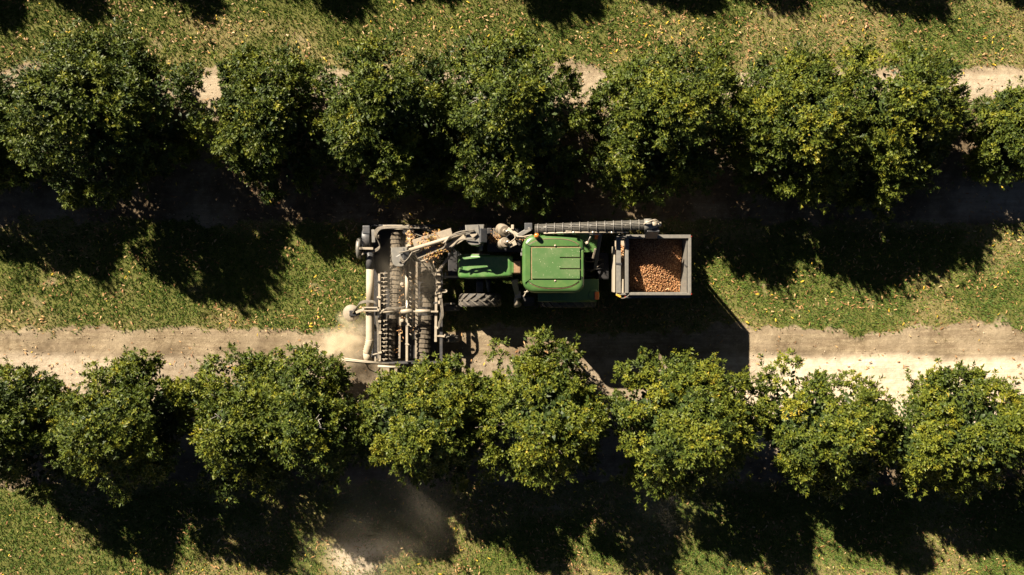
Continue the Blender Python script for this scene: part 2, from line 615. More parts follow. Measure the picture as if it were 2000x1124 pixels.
XR, YLO, YHI = 17.5, -10.4, 10.4
n = 270000
x = rng.uniform(-XR, XR, n)
y = rng.uniform(YLO, YHI, n)
g = grass_mask(x, y)
dr = dry_mask(x, y)
keep = rng.random(n) < g * (1.0 - 0.55 * dr) + 0.0012
x, y, dr = x[keep], y[keep], dr[keep]
n = len(x)
tone = np.clip(rng.normal(0.34, 0.16, n) + 0.35 * dr + 0.45 * (vnoise(x * 0.8, y * 0.8, 51, 3) - 0.5), 0, 0.97)
nb = 4
bx = np.repeat(np.stack([x, y, ground_z(x, y) - 0.004], 1), nb, 0) + rng.normal(0, 0.014, (n * nb, 3)) * (1, 1, 0)
d, s, u = rand_rot(n * nb, 0.2)
hgt = rng.uniform(0.03, 0.078, n * nb)
lean = rng.uniform(0.25, 0.95, n * nb)
tip = bx + d * (hgt * lean)[:, None] + np.array([0, 0, 1]) * hgt[:, None]
wd_ = rng.uniform(0.008, 0.016, n * nb)[:, None]
gvv = np.stack([bx + s * wd_, bx - s * wd_, tip], 1).reshape(-1, 3)
stuff('grass', np_mesh('grass', gvv, np.arange(len(gvv)).reshape(-1, 3), M['blade'], np.repeat(np.clip(np.repeat(tone, nb) + rng.normal(0, 0.07, n * nb), 0, 1), 3)),
      'short green turf with dry straw patches in the alleys between the tree rows')

n = 64000
x = rng.uniform(-XR, XR, n)
y = rng.uniform(YLO, YHI, n)
g = grass_mask(x, y)
dr = dry_mask(x, y)
cl = vnoise(x * 0.7, y * 1.1, 61, 4)
keep = rng.random(n) < (0.03 + 0.42 * g * sstep(0.40, 0.62, cl) + 0.24 * dr * g + 0.13 * canopy_shade_mask(x, y) + 0.9 * np.exp(-((x - 10.6) / 1.2) ** 2 - ((y + 0.45) / 0.22) ** 2) + 0.5 * np.exp(-((x - 8.2) / 1.0) ** 2 - ((y + 0.75) / 0.2) ** 2) + 0.5 * np.exp(-((x - 4.8) / 2.2) ** 2 - ((y - 7.7) / 0.2) ** 2))
x, y = x[keep], y[keep]
n = len(x)
d, s, u = rand_rot(n, 0.22)
L = 0.055 + 0.11 * rng.beta(1.5, 2.2, n)
lv, lt = leaves(np.stack([x, y, ground_z(x, y) + rng.uniform(0.012, 0.05, n)], 1), d, s, u, L, L * rng.uniform(0.22, 0.34, n), rng.normal(0.1, 0.16, n))
tone = rng.beta(1.9, 2.1, n) * 0.85
yel = rng.random(n) < 0.08
tone[yel] = rng.uniform(0.9, 1.0, yel.sum())
stuff('leaf_litter', np_mesh('leaf_litter', lv, lt, M['litter'], np.repeat(tone, 6)), 'fallen tan and yellow leaves scattered over the turf and soil')

n = 34000
x = rng.uniform(-XR, XR, n)
y = rng.uniform(YLO, YHI, n)
keep = (rng.random(n) < (1 - grass_mask(x, y)) * (0.25 + 0.75 * sstep(0.4, 0.6, vnoise(x * 0.9, y * 1.5, 71, 3)))) & (pale_mask(x, y) < rng.uniform(0.1, 0.9, n))
x, y = x[keep], y[keep]
n = len(x)
OCT = np.array([(1, 0, 0), (-1, 0, 0), (0, 1, 0), (0, -1, 0), (0, 0, 1), (0, 0, -1)], float)
OT = np.array([(0, 2, 4), (2, 1, 4), (1, 3, 4), (3, 0, 4), (2, 0, 5), (1, 2, 5), (3, 1, 5), (0, 3, 5)])
rad = 0.007 + 0.021 * rng.random(n) ** 4
cv = np.stack([x, y, ground_z(x, y) + rad * 0.3], 1)[:, None] + OCT[None] * rad[:, None, None] * rng.uniform(0.6, 1.3, (n, 6, 1)) + rng.normal(0, 0.2, (n, 6, 3)) * rad[:, None, None]
stuff('soil_clods', np_mesh('soil_clods', cv.reshape(-1, 3), (np.arange(n)[:, None, None] * 6 + OT[None]).reshape(-1, 3), M['clod'], np.repeat(rng.random(n), 6)),
      'crumbs of dry soil and small stones on the bare tracks')


# ------------------------------------------------------------------ trees
KITE_T = np.array([(0, 1, 2), (1, 3, 2)])


def kites(base, d, s, u, L, Wd, curl):
    """four-point leaves: base, two sides, tip"""
    n = len(base)
    v = np.empty((n, 4, 3))
    v[:, 0] = base
    m = base + d * (L * 0.60)[:, None] + u * (L * curl)[:, None]
    v[:, 1] = m + s * (Wd * 0.5)[:, None]
    v[:, 2] = m - s * (Wd * 0.5)[:, None]
    v[:, 3] = base + d * L[:, None] - u * (L * curl * 0.6)[:, None]
    t = (np.arange(n)[:, None, None] * 4 + KITE_T[None]).reshape(-1, 3)
    return v.reshape(-1, 3), t


def crown_mesh(rx, ry, ht, seed, bias=0.0):
    r = np.random.default_rng(seed)
    skirt = 0.35
    area = rx * ry
    nclump = int(46 + 21 * area)
    nros = 25
    # limb ends over a shell that is broad low down and narrows to the top
    t_ = np.clip(r.beta(1.15, 1.25, nclump), 0.03, 0.985)
    t_[:4] = (0.9, 0.95, 0.97, 0.86)
    ph = np.arange(nclump) * 2.39996 + r.normal(0, 0.35, nclump)
    prof = np.where(t_ < 0.28, 0.72 + 0.28 * (t_ / 0.28), 1 - np.clip((t_ - 0.28) / 0.74, 0, 1) ** 1.55)
    ang = vnoise(np.cos(ph) * 1.5 + 9 + t_, np.sin(ph) * 1.5 + t_ * 1.7 + seed % 50, seed, 2)
    rad = np.clip(r.normal(0.83, 0.07, nclump) + 0.70 * (ang - 0.5), 0.45, 1.08)
    # a tree has two or three leaders, so the crown is a group of unequal domes
    nlead = 3
    la = r.uniform(0, 6.28) + np.array([0.0, 2.1, 4.0]) + r.normal(0, 0.4, nlead)
    lo_ = np.array([r.uniform(0.10, 0.25), r.uniform(0.36, 0.55), r.uniform(0.36, 0.60)])
    ls = np.array([0.86, r.uniform(0.50, 0.66), r.uniform(0.42, 0.60)])
    lh = np.array([1.0, r.uniform(0.68, 0.92), r.uniform(0.55, 0.85)])
    lead = r.choice(nlead, nclump, p=[0.54, 0.26, 0.20])
    lead[:3] = (0, 0, 1)
    lx_, ly_ = np.cos(la) * lo_ * rx, np.sin(la) * lo_ * ry
    c = np.stack([np.cos(ph) * prof * rx * rad * ls[lead] * 1.12 + lx_[lead], np.sin(ph) * prof * ry * rad * ls[lead] * 1.12 + ly_[lead], skirt + 0.25 + ((ht - skirt) * lh[lead] - 0.45) * t_], 1)
    o = np.stack([np.cos(ph) * (1 - 0.45 * t_), np.sin(ph) * (1 - 0.45 * t_), 0.12 + 0.9 * t_], 1)
    o /= np.linalg.norm(o, axis=1)[:, None]
    cr = r.uniform(0.30, 0.56, nclump) * (0.80 + 0.10 * math.sqrt(area))
    ctone = np.clip(r.normal(0.36 + bias, 0.11, nclump) + 0.10 * (t_ - 0.5), 0.03, 0.8)
    k = np.repeat(np.arange(nclump), nros)
    dirs = r.normal(0, 1, (len(k), 3))
    dirs /= np.linalg.norm(dirs, axis=1)[:, None]
    dirs = dirs + o[k] * 0.65 + np.array([0, 0, 0.2])
    dirs /= np.linalg.norm(dirs, axis=1)[:, None]
    pos = c[k] + dirs * (cr[k] * r.uniform(0.45, 1.05, len(k)))[:, None] * np.array([1, 1, 0.8])
    # stray shoots that break the outline
    ns = nclump
    ks = r.integers(0, nclump, ns)
    ps = c[ks] + (o[ks] + r.normal(0, 0.35, (ns, 3)) + np.array([0, 0, .15])) * (cr[ks] * r.uniform(0.95, 1.1, ns))[:, None]
    pos = np.concatenate([pos, ps])
    k = np.concatenate([k, ks])
    dr_ = np.concatenate([dirs, o[ks]])
    pos[:, 2] = np.maximum(pos[:, 2], 0.25)
    ax = dr_ * 0.75 + o[k] * 0.35 + np.array([0, 0, 0.40]) + r.normal(0, 0.28, pos.shape)
    ax /= np.linalg.norm(ax, axis=1)[:, None]
    nl = 14
    nr = len(pos)
    rt = np.clip(ctone[k] + r.normal(0, 0.10, nr), 0.0, 0.9)
    young = r.random(nr) < 0.05
    rt[young] += r.uniform(0.08, 0.20, young.sum())
    ref = np.where(np.abs(ax[:, 2:3]) < 0.9, np.array([[0, 0, 1.0]]), np.array([[1.0, 0, 0]]))
    e1 = np.cross(ax, ref)
    e1 /= np.linalg.norm(e1, axis=1)[:, None]
    e2 = np.cross(ax, e1)
    j = np.tile(np.arange(nl), nr)
    q = np.repeat(np.arange(nr), nl)
    th = j * 2.39996 + r.uniform(0, 6.28, nr)[q]
    el = np.clip(0.25 + 1.15 * (1 - j / (nl - 1)) + r.normal(0, 0.22, len(q)), 0.05, 1.9)      # angle from the shoot axis
    rdv = e1[q] * np.cos(th)[:, None] + e2[q] * np.sin(th)[:, None]
    d = ax[q] * np.cos(el)[:, None] + rdv * np.sin(el)[:, None]
    d[:, 2] -= 0.10
    d /= np.linalg.norm(d, axis=1)[:, None]
    s = np.cross(ax[q], rdv) + r.normal(0, 0.25, d.shape)
    s -= d * (s * d).sum(1)[:, None]
    s /= np.linalg.norm(s, axis=1)[:, None]
    u = np.cross(d, s)
    L = r.uniform(0.092, 0.155, len(q))
    base = pos[q] - ax[q] * (0.11 * (1 - j / nl))[:, None]
    v, t = kites(base, d, s, u, L, L * r.uniform(0.29, 0.37, len(q)), r.normal(0.08, 0.08, len(q)))
    tint = np.clip(rt[q] + r.normal(0, 0.07, len(q)) + 0.05 * (j / nl), 0, 1)
    odd = r.random(len(q)) < 0.004
    tint[odd] = 0.99
    # larger leaves on the inner wood, tinted dark to put shade in the gaps
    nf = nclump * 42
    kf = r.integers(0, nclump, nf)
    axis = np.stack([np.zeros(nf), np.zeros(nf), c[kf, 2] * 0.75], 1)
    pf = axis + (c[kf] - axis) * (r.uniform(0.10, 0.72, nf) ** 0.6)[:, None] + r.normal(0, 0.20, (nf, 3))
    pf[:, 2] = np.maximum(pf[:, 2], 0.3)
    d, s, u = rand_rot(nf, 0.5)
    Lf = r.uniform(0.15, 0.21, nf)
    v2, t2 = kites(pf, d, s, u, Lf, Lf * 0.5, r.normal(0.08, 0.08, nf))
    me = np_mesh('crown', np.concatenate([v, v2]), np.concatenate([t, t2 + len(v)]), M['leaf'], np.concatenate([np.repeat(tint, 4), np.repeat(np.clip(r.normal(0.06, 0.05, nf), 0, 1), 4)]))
    return me, c


def wood(parent, centres, ht, seed):
    r = random.Random(seed)
    mb = MB()
    w = WORLD[parent.name]
    top = ht * 0.62
    lean = Vector((r.uniform(-.1, .1), r.uniform(-.1, .1), 0))
    pts = [w + Vector((0, 0, -0.05)), w + Vector((0, 0, 0.5)) + lean * .4, w + Vector((0, 0, 1.3)) + lean, w + Vector((0, 0, top)) + lean * 1.6]
    mb.tube(pts, [0.14, 0.11, 0.085, 0.03], 9)
    mb.build('trunk', M['bark'], parent)
    idx = list(range(len(centres)))
    r.shuffle(idx)
    for i in idx[:7]:
        c = w + Vector(centres[i])
        z0 = r.uniform(0.7, 1.7)
        a = w + Vector((0, 0, z0)) + lean * (z0 / 1.3)
        m_ = a.lerp(c, 0.5) + Vector((r.uniform(-.12, .12), r.uniform(-.12, .12), 0.18))
        b = MB().tube(curve_pts([a, m_, c], 4), [0.055, 0.05, 0.046, 0.04, 0.034, 0.027, 0.02, 0.014, 0.008], 6)
        e = c + (c - m_).normalized() * 0.35 + Vector((r.uniform(-.2, .2), r.uniform(-.2, .2), 0.1))
        b.tube([m_.lerp(c, 0.6), e], [0.018, 0.006], 5)
        b.build('branch', M['bark'], parent)


GRP = 'macadamia trees planted in rows'
PROTO = []


def tree(x, y, rx, ry, ht, label, seed, bias=0.0, share=None):
    t = thing('macadamia_tree', label, 'tree', (x, y, 0), GRP)
    if share is None:
        ht = ht * (0.90 if y > 0 else 1.03)
        rx = rx * 1.06
        me, c = crown_mesh(rx, ry, ht, seed, bias=bias)
        PROTO.append((me, c, rx, ry, ht))
        link(bpy.data.objects.new('crown', me), t)
        wood(t, c, ht, seed)
    else:
        me, c, rx0, ry0, ht0 = PROTO[share]
        o = bpy.data.objects.new('crown', me)
        o.rotation_euler = (0, 0, seed * 1.7)
        o.scale = (rx / rx0, ry / ry0, ht / ht0)
        link(o, t)
        tr = MB().tube([(x, y, -0.05), (x, y, 0.6), (x + .05, y, ht * .6)], [0.14, 0.11, 0.03], 8)
        tr.build('trunk', M['bark'], t)
    return t


UPPER = [
    (-16.3, 4.6, 2.2, 2.2, 4.6, 'dark tree cut by the left edge behind the largest tree of the upper row', -0.06),
    (-12.05, 4.95, 2.75, 2.65, 5.0, 'largest darkest tree of the upper row, at its left end', -0.07),
    (-7.35, 4.75, 1.9, 2.0, 4.0, 'separate rounded upper row tree beside the largest dark tree, bare soil at both sides', -0.02),
    (-3.35, 4.75, 2.3, 2.2, 4.6, 'upper row tree standing behind the front harvesting head', -0.03),
    (0.15, 4.6, 2.25, 2.3, 5.5, 'upper row tree with a bare grey branch, right behind the tractor bonnet', 0.0),
    (4.35, 4.75, 2.15, 2.25, 4.6, 'upper row tree with a tall pointed top above the trailer bin', 0.01),
    (8.2, 4.9, 2.2, 2.1, 4.35, 'yellowish upper row tree forming the left half of the widest joined crown', 0.035),
    (11.2, 4.65, 2.2, 2.3, 4.2, 'yellowish upper row tree forming the right half of the widest joined crown', 0.035),
    (15.25, 4.6, 1.6, 1.35, 2.8, 'small low upper row tree cut by the right edge next to bare pale soil', -0.01),
]
LOWER = [
    (-14.6, -4.1, 1.7, 1.8, 3.9, 'lower row tree cut by the left edge of the picture', -0.04),
    (-11.35, -3.95, 1.8, 2.0, 4.2, 'broad dark green tree below the pale track at the left of the lower row', 0.0),
    (-7.8, -3.75, 1.6, 1.9, 3.85, 'lower row tree with bare grey twigs showing through its open crown', 0.0),
    (-5.98, -3.8, 1.45, 1.8, 3.9, 'narrow dark tree touching the outer end of the harvesting head', -0.03),
    (-2.4, -3.8, 1.85, 2.0, 4.2, 'yellow green tree hiding the lower end of the harvesting head', 0.05),
    (1.12, -3.65, 1.85, 2.0, 4.3, 'bright yellow green tree directly below the tractor cab', 0.07),
    (5.0, -3.9, 2.08, 2.1, 4.3, 'lower row tree with a drooping tip, below the trailer bin', 0.06),
    (8.85, -4.25, 1.9, 1.85, 4.2, 'rounded lower row tree at the end of the trailer shadow', 0.045),
    (12.75, -4.35, 2.25, 1.85, 4.1, 'wide yellow green tree under the brightest pale soil at the right', 0.055),
    (16.9, -4.2, 1.9, 1.9, 4.0, 'lower row tree past the right edge, beyond the wide yellow green one', 0.05),
]
for i, (x, y, rx, ry, ht, lab, bi) in enumerate(UPPER):
    tree(x, y, rx, ry, ht, lab, 101 + i * 13, bi - 0.025)
for i, (x, y, rx, ry, ht, lab, bi) in enumerate(LOWER):
    tree(x, y, rx, ry, ht, lab, 307 + i * 17, bi)
for i, x in enumerate((-19.6, -15.9, -12.2, -8.6, -5.0, -1.2, 2.4, 5.9, 9.7, 13.4, 17.0)):
    tree(x + random.uniform(-.3, .3), 13.0 + random.uniform(-.2, .2), 1.8, 1.9, random.uniform(3.7, 4.3), 'macadamia tree of the next row, whose shadow falls on the top grass alley', i, share=(i * 5 + 2) % 18)


# bare grey twigs showing through three crowns
def twigs(t, pts_list, seed):
    r = random.Random(seed)
    for a, b in pts_list:
        m_ = a.lerp(b, 0.5) + Vector((r.uniform(-.06, .06), r.uniform(-.06, .06), 0.05))
        mb = MB().tube(curve_pts([a, m_, b], 4), [0.022, 0.02, 0.018, 0.016, 0.014, 0.012, 0.010, 0.008, 0.006], 6)
        for k in range(5):
            f = 0.25 + 0.14 * k
            p = a.lerp(m_, f * 2) if f < .5 else m_.lerp(b, f * 2 - 1)
            dd = (b - a).normalized()
            q = p + dd * r.uniform(.15, .32) + Vector((r.uniform(-.22, .22), r.uniform(-.22, .22), r.uniform(0, .12)))
            mb.tube([p, p.lerp(q, .5) + Vector((0, 0, .02)), q], [0.010, 0.008, 0.004], 5)
        mb.build('twig', M['dead_wood'], t)


TREES = {o.location.x: o for o in bpy.data.objects if o.name.startswith('macadamia_tree') and abs(o.location.y) < 8}
M['dead_wood'] = mat('grey_dead_wood', (0.30, 0.28, 0.25), 0.85, dust=0.4, dustcol=(0.40, 0.36, 0.30), bump=0.3, scale=14)
tw = [(0.25, [((985, 205), (925, 192), 3.55), ((990, 212), (1010, 190), 3.5)]), (-7.8, [((455, 822), (405, 842), 3.35), ((448, 826), (420, 808), 3.4), ((440, 850), (462, 876), 3.2)]), (-5.85, [((596, 826), (628, 818), 3.4), ((600, 828), (622, 838), 3.35)])]
for xx, segs_ in tw:
    for i, (a, b, z) in enumerate(segs_):
        twigs(TREES[min(TREES, key=lambda q: abs(q - xx) + (0 if (TREES[q].location.y > 0) == (xx == 0.25) else 50))], [(W(*a, z - 0.25), W(*b, z + 0.08))], i + int(xx * 10))

# ------------------------------------------------------------------ tractor
Y0 = 0.64
tractor = thing('tractor', 'green tractor with a square cab roof driving to the left between the tree rows', 'tractor', (0.5, Y0, 0))


def rrect(x0, x1, y0, y1, rads, z, n=6):
    """rounded rectangle ring, radii for corners (x1y1, x0y1, x0y0, x1y0)"""
    out = []
    for (cx, cy, sx, sy, a0), r in zip(((x1, y1, -1, -1, 0), (x0, y1, 1, -1, 90), (x0, y0, 1, 1, 180), (x1, y0, -1, 1, 270)), rads):
        for k in range(n + 1):
            a = R(a0 + 90.0 * k / n)
            out.append(Vector((cx + sx * r + r * math.cos(a), cy + sy * r + r * math.sin(a), z)))
    return out


# roof shell
X0, X1, YA, YB = 0.285, 2.02, -0.15, 1.475
rings = []
for ins, z in ((0.14, 2.56), (0.05, 2.58), (0.0, 2.66), (0.0, 2.72), (0.02, 2.785), (0.06, 2.83), (0.12, 2.85), (0.20, 2.853)):
    rings.append(rrect(X0 + ins, X1 - ins, YA + ins, YB - ins, [max(.05, .26 - ins * .6), max(.05, .36 - ins * .6), max(.05, .36 - ins * .6), max(.05, .26 - ins * .6)], z, 8))
roof = MB().loft(rings, True, True, True).build('cab_roof', M['green'], tractor)
# dirt in the roof seams
sm = MB()
sm.prism([(0.535, 0.225), (1.905, 0.225), (1.905, 1.125), (0.535, 1.125)], 2.845, 2.8575)
sm.build('roof_seam', M['seam'], roof)
# centre hatch with two slots
hx0, hx1, hy0, hy1 = 0.555, 1.885, 0.245, 1.105
sl = 0.016
ys1, ys2 = 0.52, 0.83
poly = [(hx0, hy0), (hx1, hy0), (hx1, ys1 - sl), (1.33, ys1 - sl), (1.33, ys1 + sl), (hx1, ys1 + sl), (hx1, ys2 - sl), (1.33, ys2 - sl), (1.33, ys2 + sl), (hx1, ys2 + sl), (hx1, hy1), (hx0, hy1)]
MB().prism(poly, 2.852, 2.892).build('roof_hatch', M['hatch'], roof, bevel=0.008)


def pill(yin, yout):
    """side cover: straight inner edge, bowed outer edge"""
    p = [(0.50, yin)]
    N = 14
    for k in range(N + 1):
        t = k / N
        xx = 0.46 + (1.86 - 0.46) * t
        bow = (1 - abs(2 * t - 1) ** 3.2)
        p.append((xx, yin + (yout - yin) * (0.12 + 0.88 * bow)))
    p.append((1.84, yin))
    return p if yout < yin else p[::-1]


pm = MB().prism(pill(1.15, 1.335), 2.846, 2.878).build('roof_side_cover', M['green'], roof, bevel=0.01)
pm = MB().prism(pill(0.20, -0.005), 2.846, 2.878).build('roof_side_cover', M['green'], roof, bevel=0.01)
for pl in (pill(1.15, 1.335), pill(0.20, -0.005)):
    pts_ = [Vector((p[0], p[1] + (0.004 if p[1] > Y0 else -0.004), 2.856)) for p in pl]
    MB().tube(pts_, 0.011, 5).build('roof_groove', M['black'], roof)  # black tube stands in for the shadow line along the cover edge
    MB().tube([p + Vector((0, 0.016 if p.y > Y0 else -0.016, 0)) for p in pts_], 0.008, 5).build('roof_groove_dirt', M['seam'], roof)
for yy in (1.165, 0.185):
    MB().lathe([(0.032, 2.874), (0.032, 2.882), (0.02, 2.886)], (1.2, yy, 0), n=12).build('seam_patch', M['seam'], roof)
    MB().lathe([(0.018, 2.88), (0.018, 2.898), (0.008, 2.905)], (1.2, yy, 0), n=10).build('roof_bolt', M['bolt'], roof)
MB().prism([(0.36, 0.12), (0.515, 0.235), (0.515, 1.115), (0.36, 1.23)], 2.846, 2.876).build('roof_front_cover', M['green'], roof, bevel=0.015)
MB().prism([(1.925, 0.31), (1.985, 0.28), (1.985, 1.05), (1.925, 1.02)], 2.80, 2.866).build('roof_rear_cover', M['green'], roof, bevel=0.012)
# dark seams round the covers
for a_, b_ in (((0.36, 0.11, 2.853), (0.51, 0.215, 2.853)), ((0.36, 1.24, 2.853), (0.51, 1.135, 2.853)), ((1.90, 1.06, 2.852), (1.98, 1.11, 2.835)), ((1.90, 0.29, 2.852), (1.98, 0.24, 2.835))):
    MB().bar(a_, b_, 0.014, 0.006).build('roof_groove', M['black'], roof)
# cab
for sx, sy, tx, ty in ((0.42, -0.04, 0.46, 0.02), (0.42, 1.32, 0.46, 1.26), (1.86, -0.02, 1.80, 0.04), (1.86, 1.30, 1.80, 1.24)):
    MB().bar((sx, sy, 1.15), (tx, ty, 2.58), 0.07, 0.07).build('cab_pillar', M['black'], tractor)
MB().box((1.14, Y0, 1.0), (1.4, 1.25, 0.42)).build('cab_floor', M['black'], tractor, bevel=0.03)
MB().box((0.445, Y0, 1.88), (0.012, 1.18, 1.34)).build('windscreen', M['glass'], tractor)
MB().box((1.835, Y0, 1.88), (0.012, 1.18, 1.34)).build('rear_window', M['glass'], tractor)
for yy in (0.02, 1.26):
    MB().box((1.14, yy, 1.88), (1.30, 0.012, 1.34)).build('side_window', M['glass'], tractor)
sd = MB().box((1.3, Y0, 1.4), (0.5, 0.5, 0.14)).box((1.52, Y0, 1.75), (0.12, 0.48, 0.62))
sd.build('seat', M['black'], tractor, bevel=0.03)
# beacon on a stalk at the roof's front corner
c = W(1048, 461, 2.9)
bc = MB().lathe([(0.045, 2.78), (0.045, 2.86), (0.075, 2.865), (0.078, 2.89)], (c.x, c.y, 0), n=14).build('beacon', M['dark'], tractor)
MB().lathe([(0.07, 2.888), (0.075, 2.92), (0.074, 2.98), (0.06, 3.03), (0.03, 3.055)], (c.x, c.y, 0), n=16).build('beacon_lens', M['amber'], bc)
# small lamps and fittings on the roof's front edge
for px, py in ((1021, 489), (1019, 497)):
    c = W(px, py, 2.55)
    MB().box(c, (0.07, 0.09, 0.08)).build('work_lamp', M['grey'], tractor, bevel=0.015)
# mirror arm by the lower front corner
ma = MB().tube(curve_pts([W(1033, 564, 2.3), W(1027, 572, 2.25), W(1023, 580, 2.2)], 4), 0.017, 6)
ma.tube([W(1024, 571, 2.25), W(1032, 570, 2.28)], 0.015, 6)
ma.build('mirror_arm', M['steel_light'], tractor)
MB().box(W(1024, 583, 2.02), (0.05, 0.18, 0.32), (0, 0, 0.4)).build('mirror', M['black'], tractor, bevel=0.02)

# bonnet
hr = []
XF, XB = -1.605, 0.24
Nst = 9
secs = []


def hood_ring(x, hw, zt, zb, r):
    pts = []
    for k in range(7):
        a = R(90.0 * k / 6)
        pts.append(Vector((x, Y0 - 0.02 + hw - r + r * math.cos(a), zt - r + r * math.sin(a))))
    for k in range(7):
        a = R(90 + 90.0 * k / 6)
        pts.append(Vector((x, Y0 - 0.02 - hw + r + r * math.cos(a), zt - r + r * math.sin(a))))
    pts.append(Vector((x, Y0 - 0.02 - hw * 0.98, zb)))
    pts.append(Vector((x, Y0 - 0.02 + hw * 0.98, zb)))
    return pts


for x, hw, zt, zb, r in ((XF + 0.0, 0.24, 1.40, 1.0, 0.05), (XF + 0.015, 0.29, 1.50, 0.98, 0.07), (XF + 0.05, 0.33, 1.565, 0.95, 0.09), (XF + 0.12, 0.352, 1.61, 0.94, 0.10), (XF + 0.35, 0.36, 1.665, 0.94, 0.10),
                         (XF + 0.8, 0.348, 1.755, 0.95, 0.09), (XF + 1.2, 0.325, 1.825, 0.97, 0.085), (XF + 1.5, 0.305, 1.885, 0.98, 0.08), (XF + 1.62, 0.30, 1.885, 0.98, 0.08)):
    secs.append(hood_ring(x, hw, zt, zb, r))
hood = MB().loft(secs, True, True, True).build('bonnet', M['hood_green'], tractor)
MB().box((XF + 1.0, Y0 - 0.02, 0.84), (1.75, 0.5, 0.32)).build('engine_block', M['black'], tractor, bevel=0.03)
# dusty cowl between bonnet and cab
MB().box((0.135, Y0 - 0.05, 1.75), (0.24, 0.40, 0.30), taper=(0.9, 0.85)).build('cowl', M['seam'], tractor, bevel=0.03)
MB().box((0.02, Y0 - 0.06, 1.888), (0.06, 0.30, 0.03)).build('cowl_strip', M['green'], tractor, bevel=0.008)
# pale trim along the bonnet's far edge and faint badge
MB().bar((XF + 0.2, Y0 + 0.335, 1.54), (XF + 0.95, Y0 + 0.33, 1.66), 0.022, 0.03).build('bonnet_trim', M['steel_light'], hood)
ec = W(921, 531, 1.662)
MB().tube([ec + Vector((0.055 * math.cos(R(a)), 0.045 * math.sin(R(a)), -0.005 + 0.0)) for a in range(-20, 201, 22)], 0.0055, 5).build('bonnet_badge', M['yellow'], hood)
# bonnet latch, handrail
MB().tube(curve_pts([(-1.35, Y0 - 0.375, 1.45), (-0.7, Y0 - 0.365, 1.55), (-0.1, Y0 - 0.335, 1.64)], 4), 0.014, 6).build('bonnet_moulding', M['green'], hood)
# front grille
for k in range(5):
    MB().box((XF - 0.012, Y0 - 0.02, 1.06 + k * 0.09), (0.012, 0.40, 0.03)).build('grille_slat', M['black'], hood)

# front axle, support
MB().tube([(-0.98, Y0 - 0.8, 0.62), (-0.98, Y0 + 0.8, 0.62)], 0.10, 10).build('front_axle', M['dark'], tractor)
MB().box((-0.98, Y0 - 0.62, 0.75), (0.22, 0.34, 0.22)).box((-0.70, Y0 - 0.60, 0.78), (0.08, 0.4, 0.08)).build('axle_knuckle', M['dark'], tractor, bevel=0.03)
MB().tube([(-0.78, Y0 - 0.34, 0.92), (-0.72, Y0 - 0.78, 0.92)], 0.03, 8).build('steering_ram', M['grey'], tractor)
MB().tube([(1.70, Y0 - 0.9, 0.86), (1.70, Y0 + 0.9, 0.86)], 0.15, 12).build('rear_axle', M['black'], tractor)
MB().box((1.4, Y0, 0.75), (1.7, 0.55, 0.45)).build('gearbox', M['black'], tractor, bevel=0.04)


# wheels
def wheel_meshes(Rr, Wt, nlug, lug_h):
    """tyre profile, rim and a left and a right lug, all round the Y axis at the origin"""
    hw = Wt / 2
    rim_r = Rr * 0.60
    ty = MB().lathe([(rim_r, -hw * 0.82), (rim_r + 0.05, -hw * 0.98), (Rr * 0.84, -hw), (Rr - lug_h * 1.7, -hw * 0.94), (Rr - lug_h, -hw * 0.70), (Rr - lug_h * 0.8, 0), (Rr - lug_h, hw * 0.70), (Rr - lug_h * 1.7, hw * 0.94), (Rr * 0.84, hw), (rim_r + 0.05, hw * 0.98), (rim_r, hw * 0.82)], (0, 0, 0), 'Y', 40)
    rm = MB().lathe([(rim_r, -hw * 0.80), (rim_r * 0.93, -hw * 0.55), (rim_r * 0.85, -hw * 0.1), (0.16, -hw * 0.05), (0.14, -hw * 0.35), (0.02, -hw * 0.38)], (0, 0, 0), 'Y', 28)
    rm.lathe([(rim_r, hw * 0.80), (rim_r * 0.93, hw * 0.55), (rim_r * 0.85, hw * 0.1), (0.02, hw * 0.06)], (0, 0, 0), 'Y', 28)
    lugs = []
    for sgn in (-1, 1):
        mb = MB()
        st = [(0.02 * sgn * -1, 0.0), (0.35 * hw * sgn, 0.42), (0.75 * hw * sgn, 0.78), (1.0 * hw * sgn, 0.95)]
        pitch = 2 * math.pi / nlug
        rings = []
        for (yy, tt) in st:
            a = tt * pitch * 1.1
            f = abs(yy) / hw
            rt = Rr - (0.0 if f < 0.8 else lug_h * 1.0)
            rb = rt - lug_h * 2.0
            w = pitch * 0.13
            ring = []
            for (aa, rr_) in ((a - w * 1.35, rb), (a + w * 1.35, rb), (a + w, rt), (a - w, rt)):
                ring.append(Vector((rr_ * math.sin(aa), yy, rr_ * math.cos(aa))))
            rings.append(ring)
        mb.loft(rings, True, True, False)
        lugs.append(mb)
    return ty, rm, lugs


def add_wheel(parent, cx, cy, Rr, Wt, nlug, lug_h, protos, rim_mat):
    off = WORLD[parent.name]
    if 'rim' not in protos:
        ty, rm, lg = wheel_meshes(Rr, Wt, nlug, lug_h)
        for key, mb, mm in (('tyre', ty, M['tyre']), ('rim', rm, rim_mat), ('lug0', lg[0], M['lug']), ('lug1', lg[1], M['lug'])):
            o = mb.build('wheel_source', mm)
            protos[key] = o.data
            bpy.data.objects.remove(o)
    w = bpy.data.objects.new('wheel', protos['rim'])
    w.location = Vector((cx, cy, Rr - 0.03)) - off
    link(w, parent)
    link(bpy.data.objects.new('tyre', protos['tyre']), w)
    for k in range(nlug):
        for s_, key in ((0, 'lug0'), (0.5, 'lug1')):
            l = bpy.data.objects.new('lug', protos[key])
            l.rotation_euler = (0, (k + s_) * 2 * math.pi / nlug, 0)
            link(l, w)
    return w


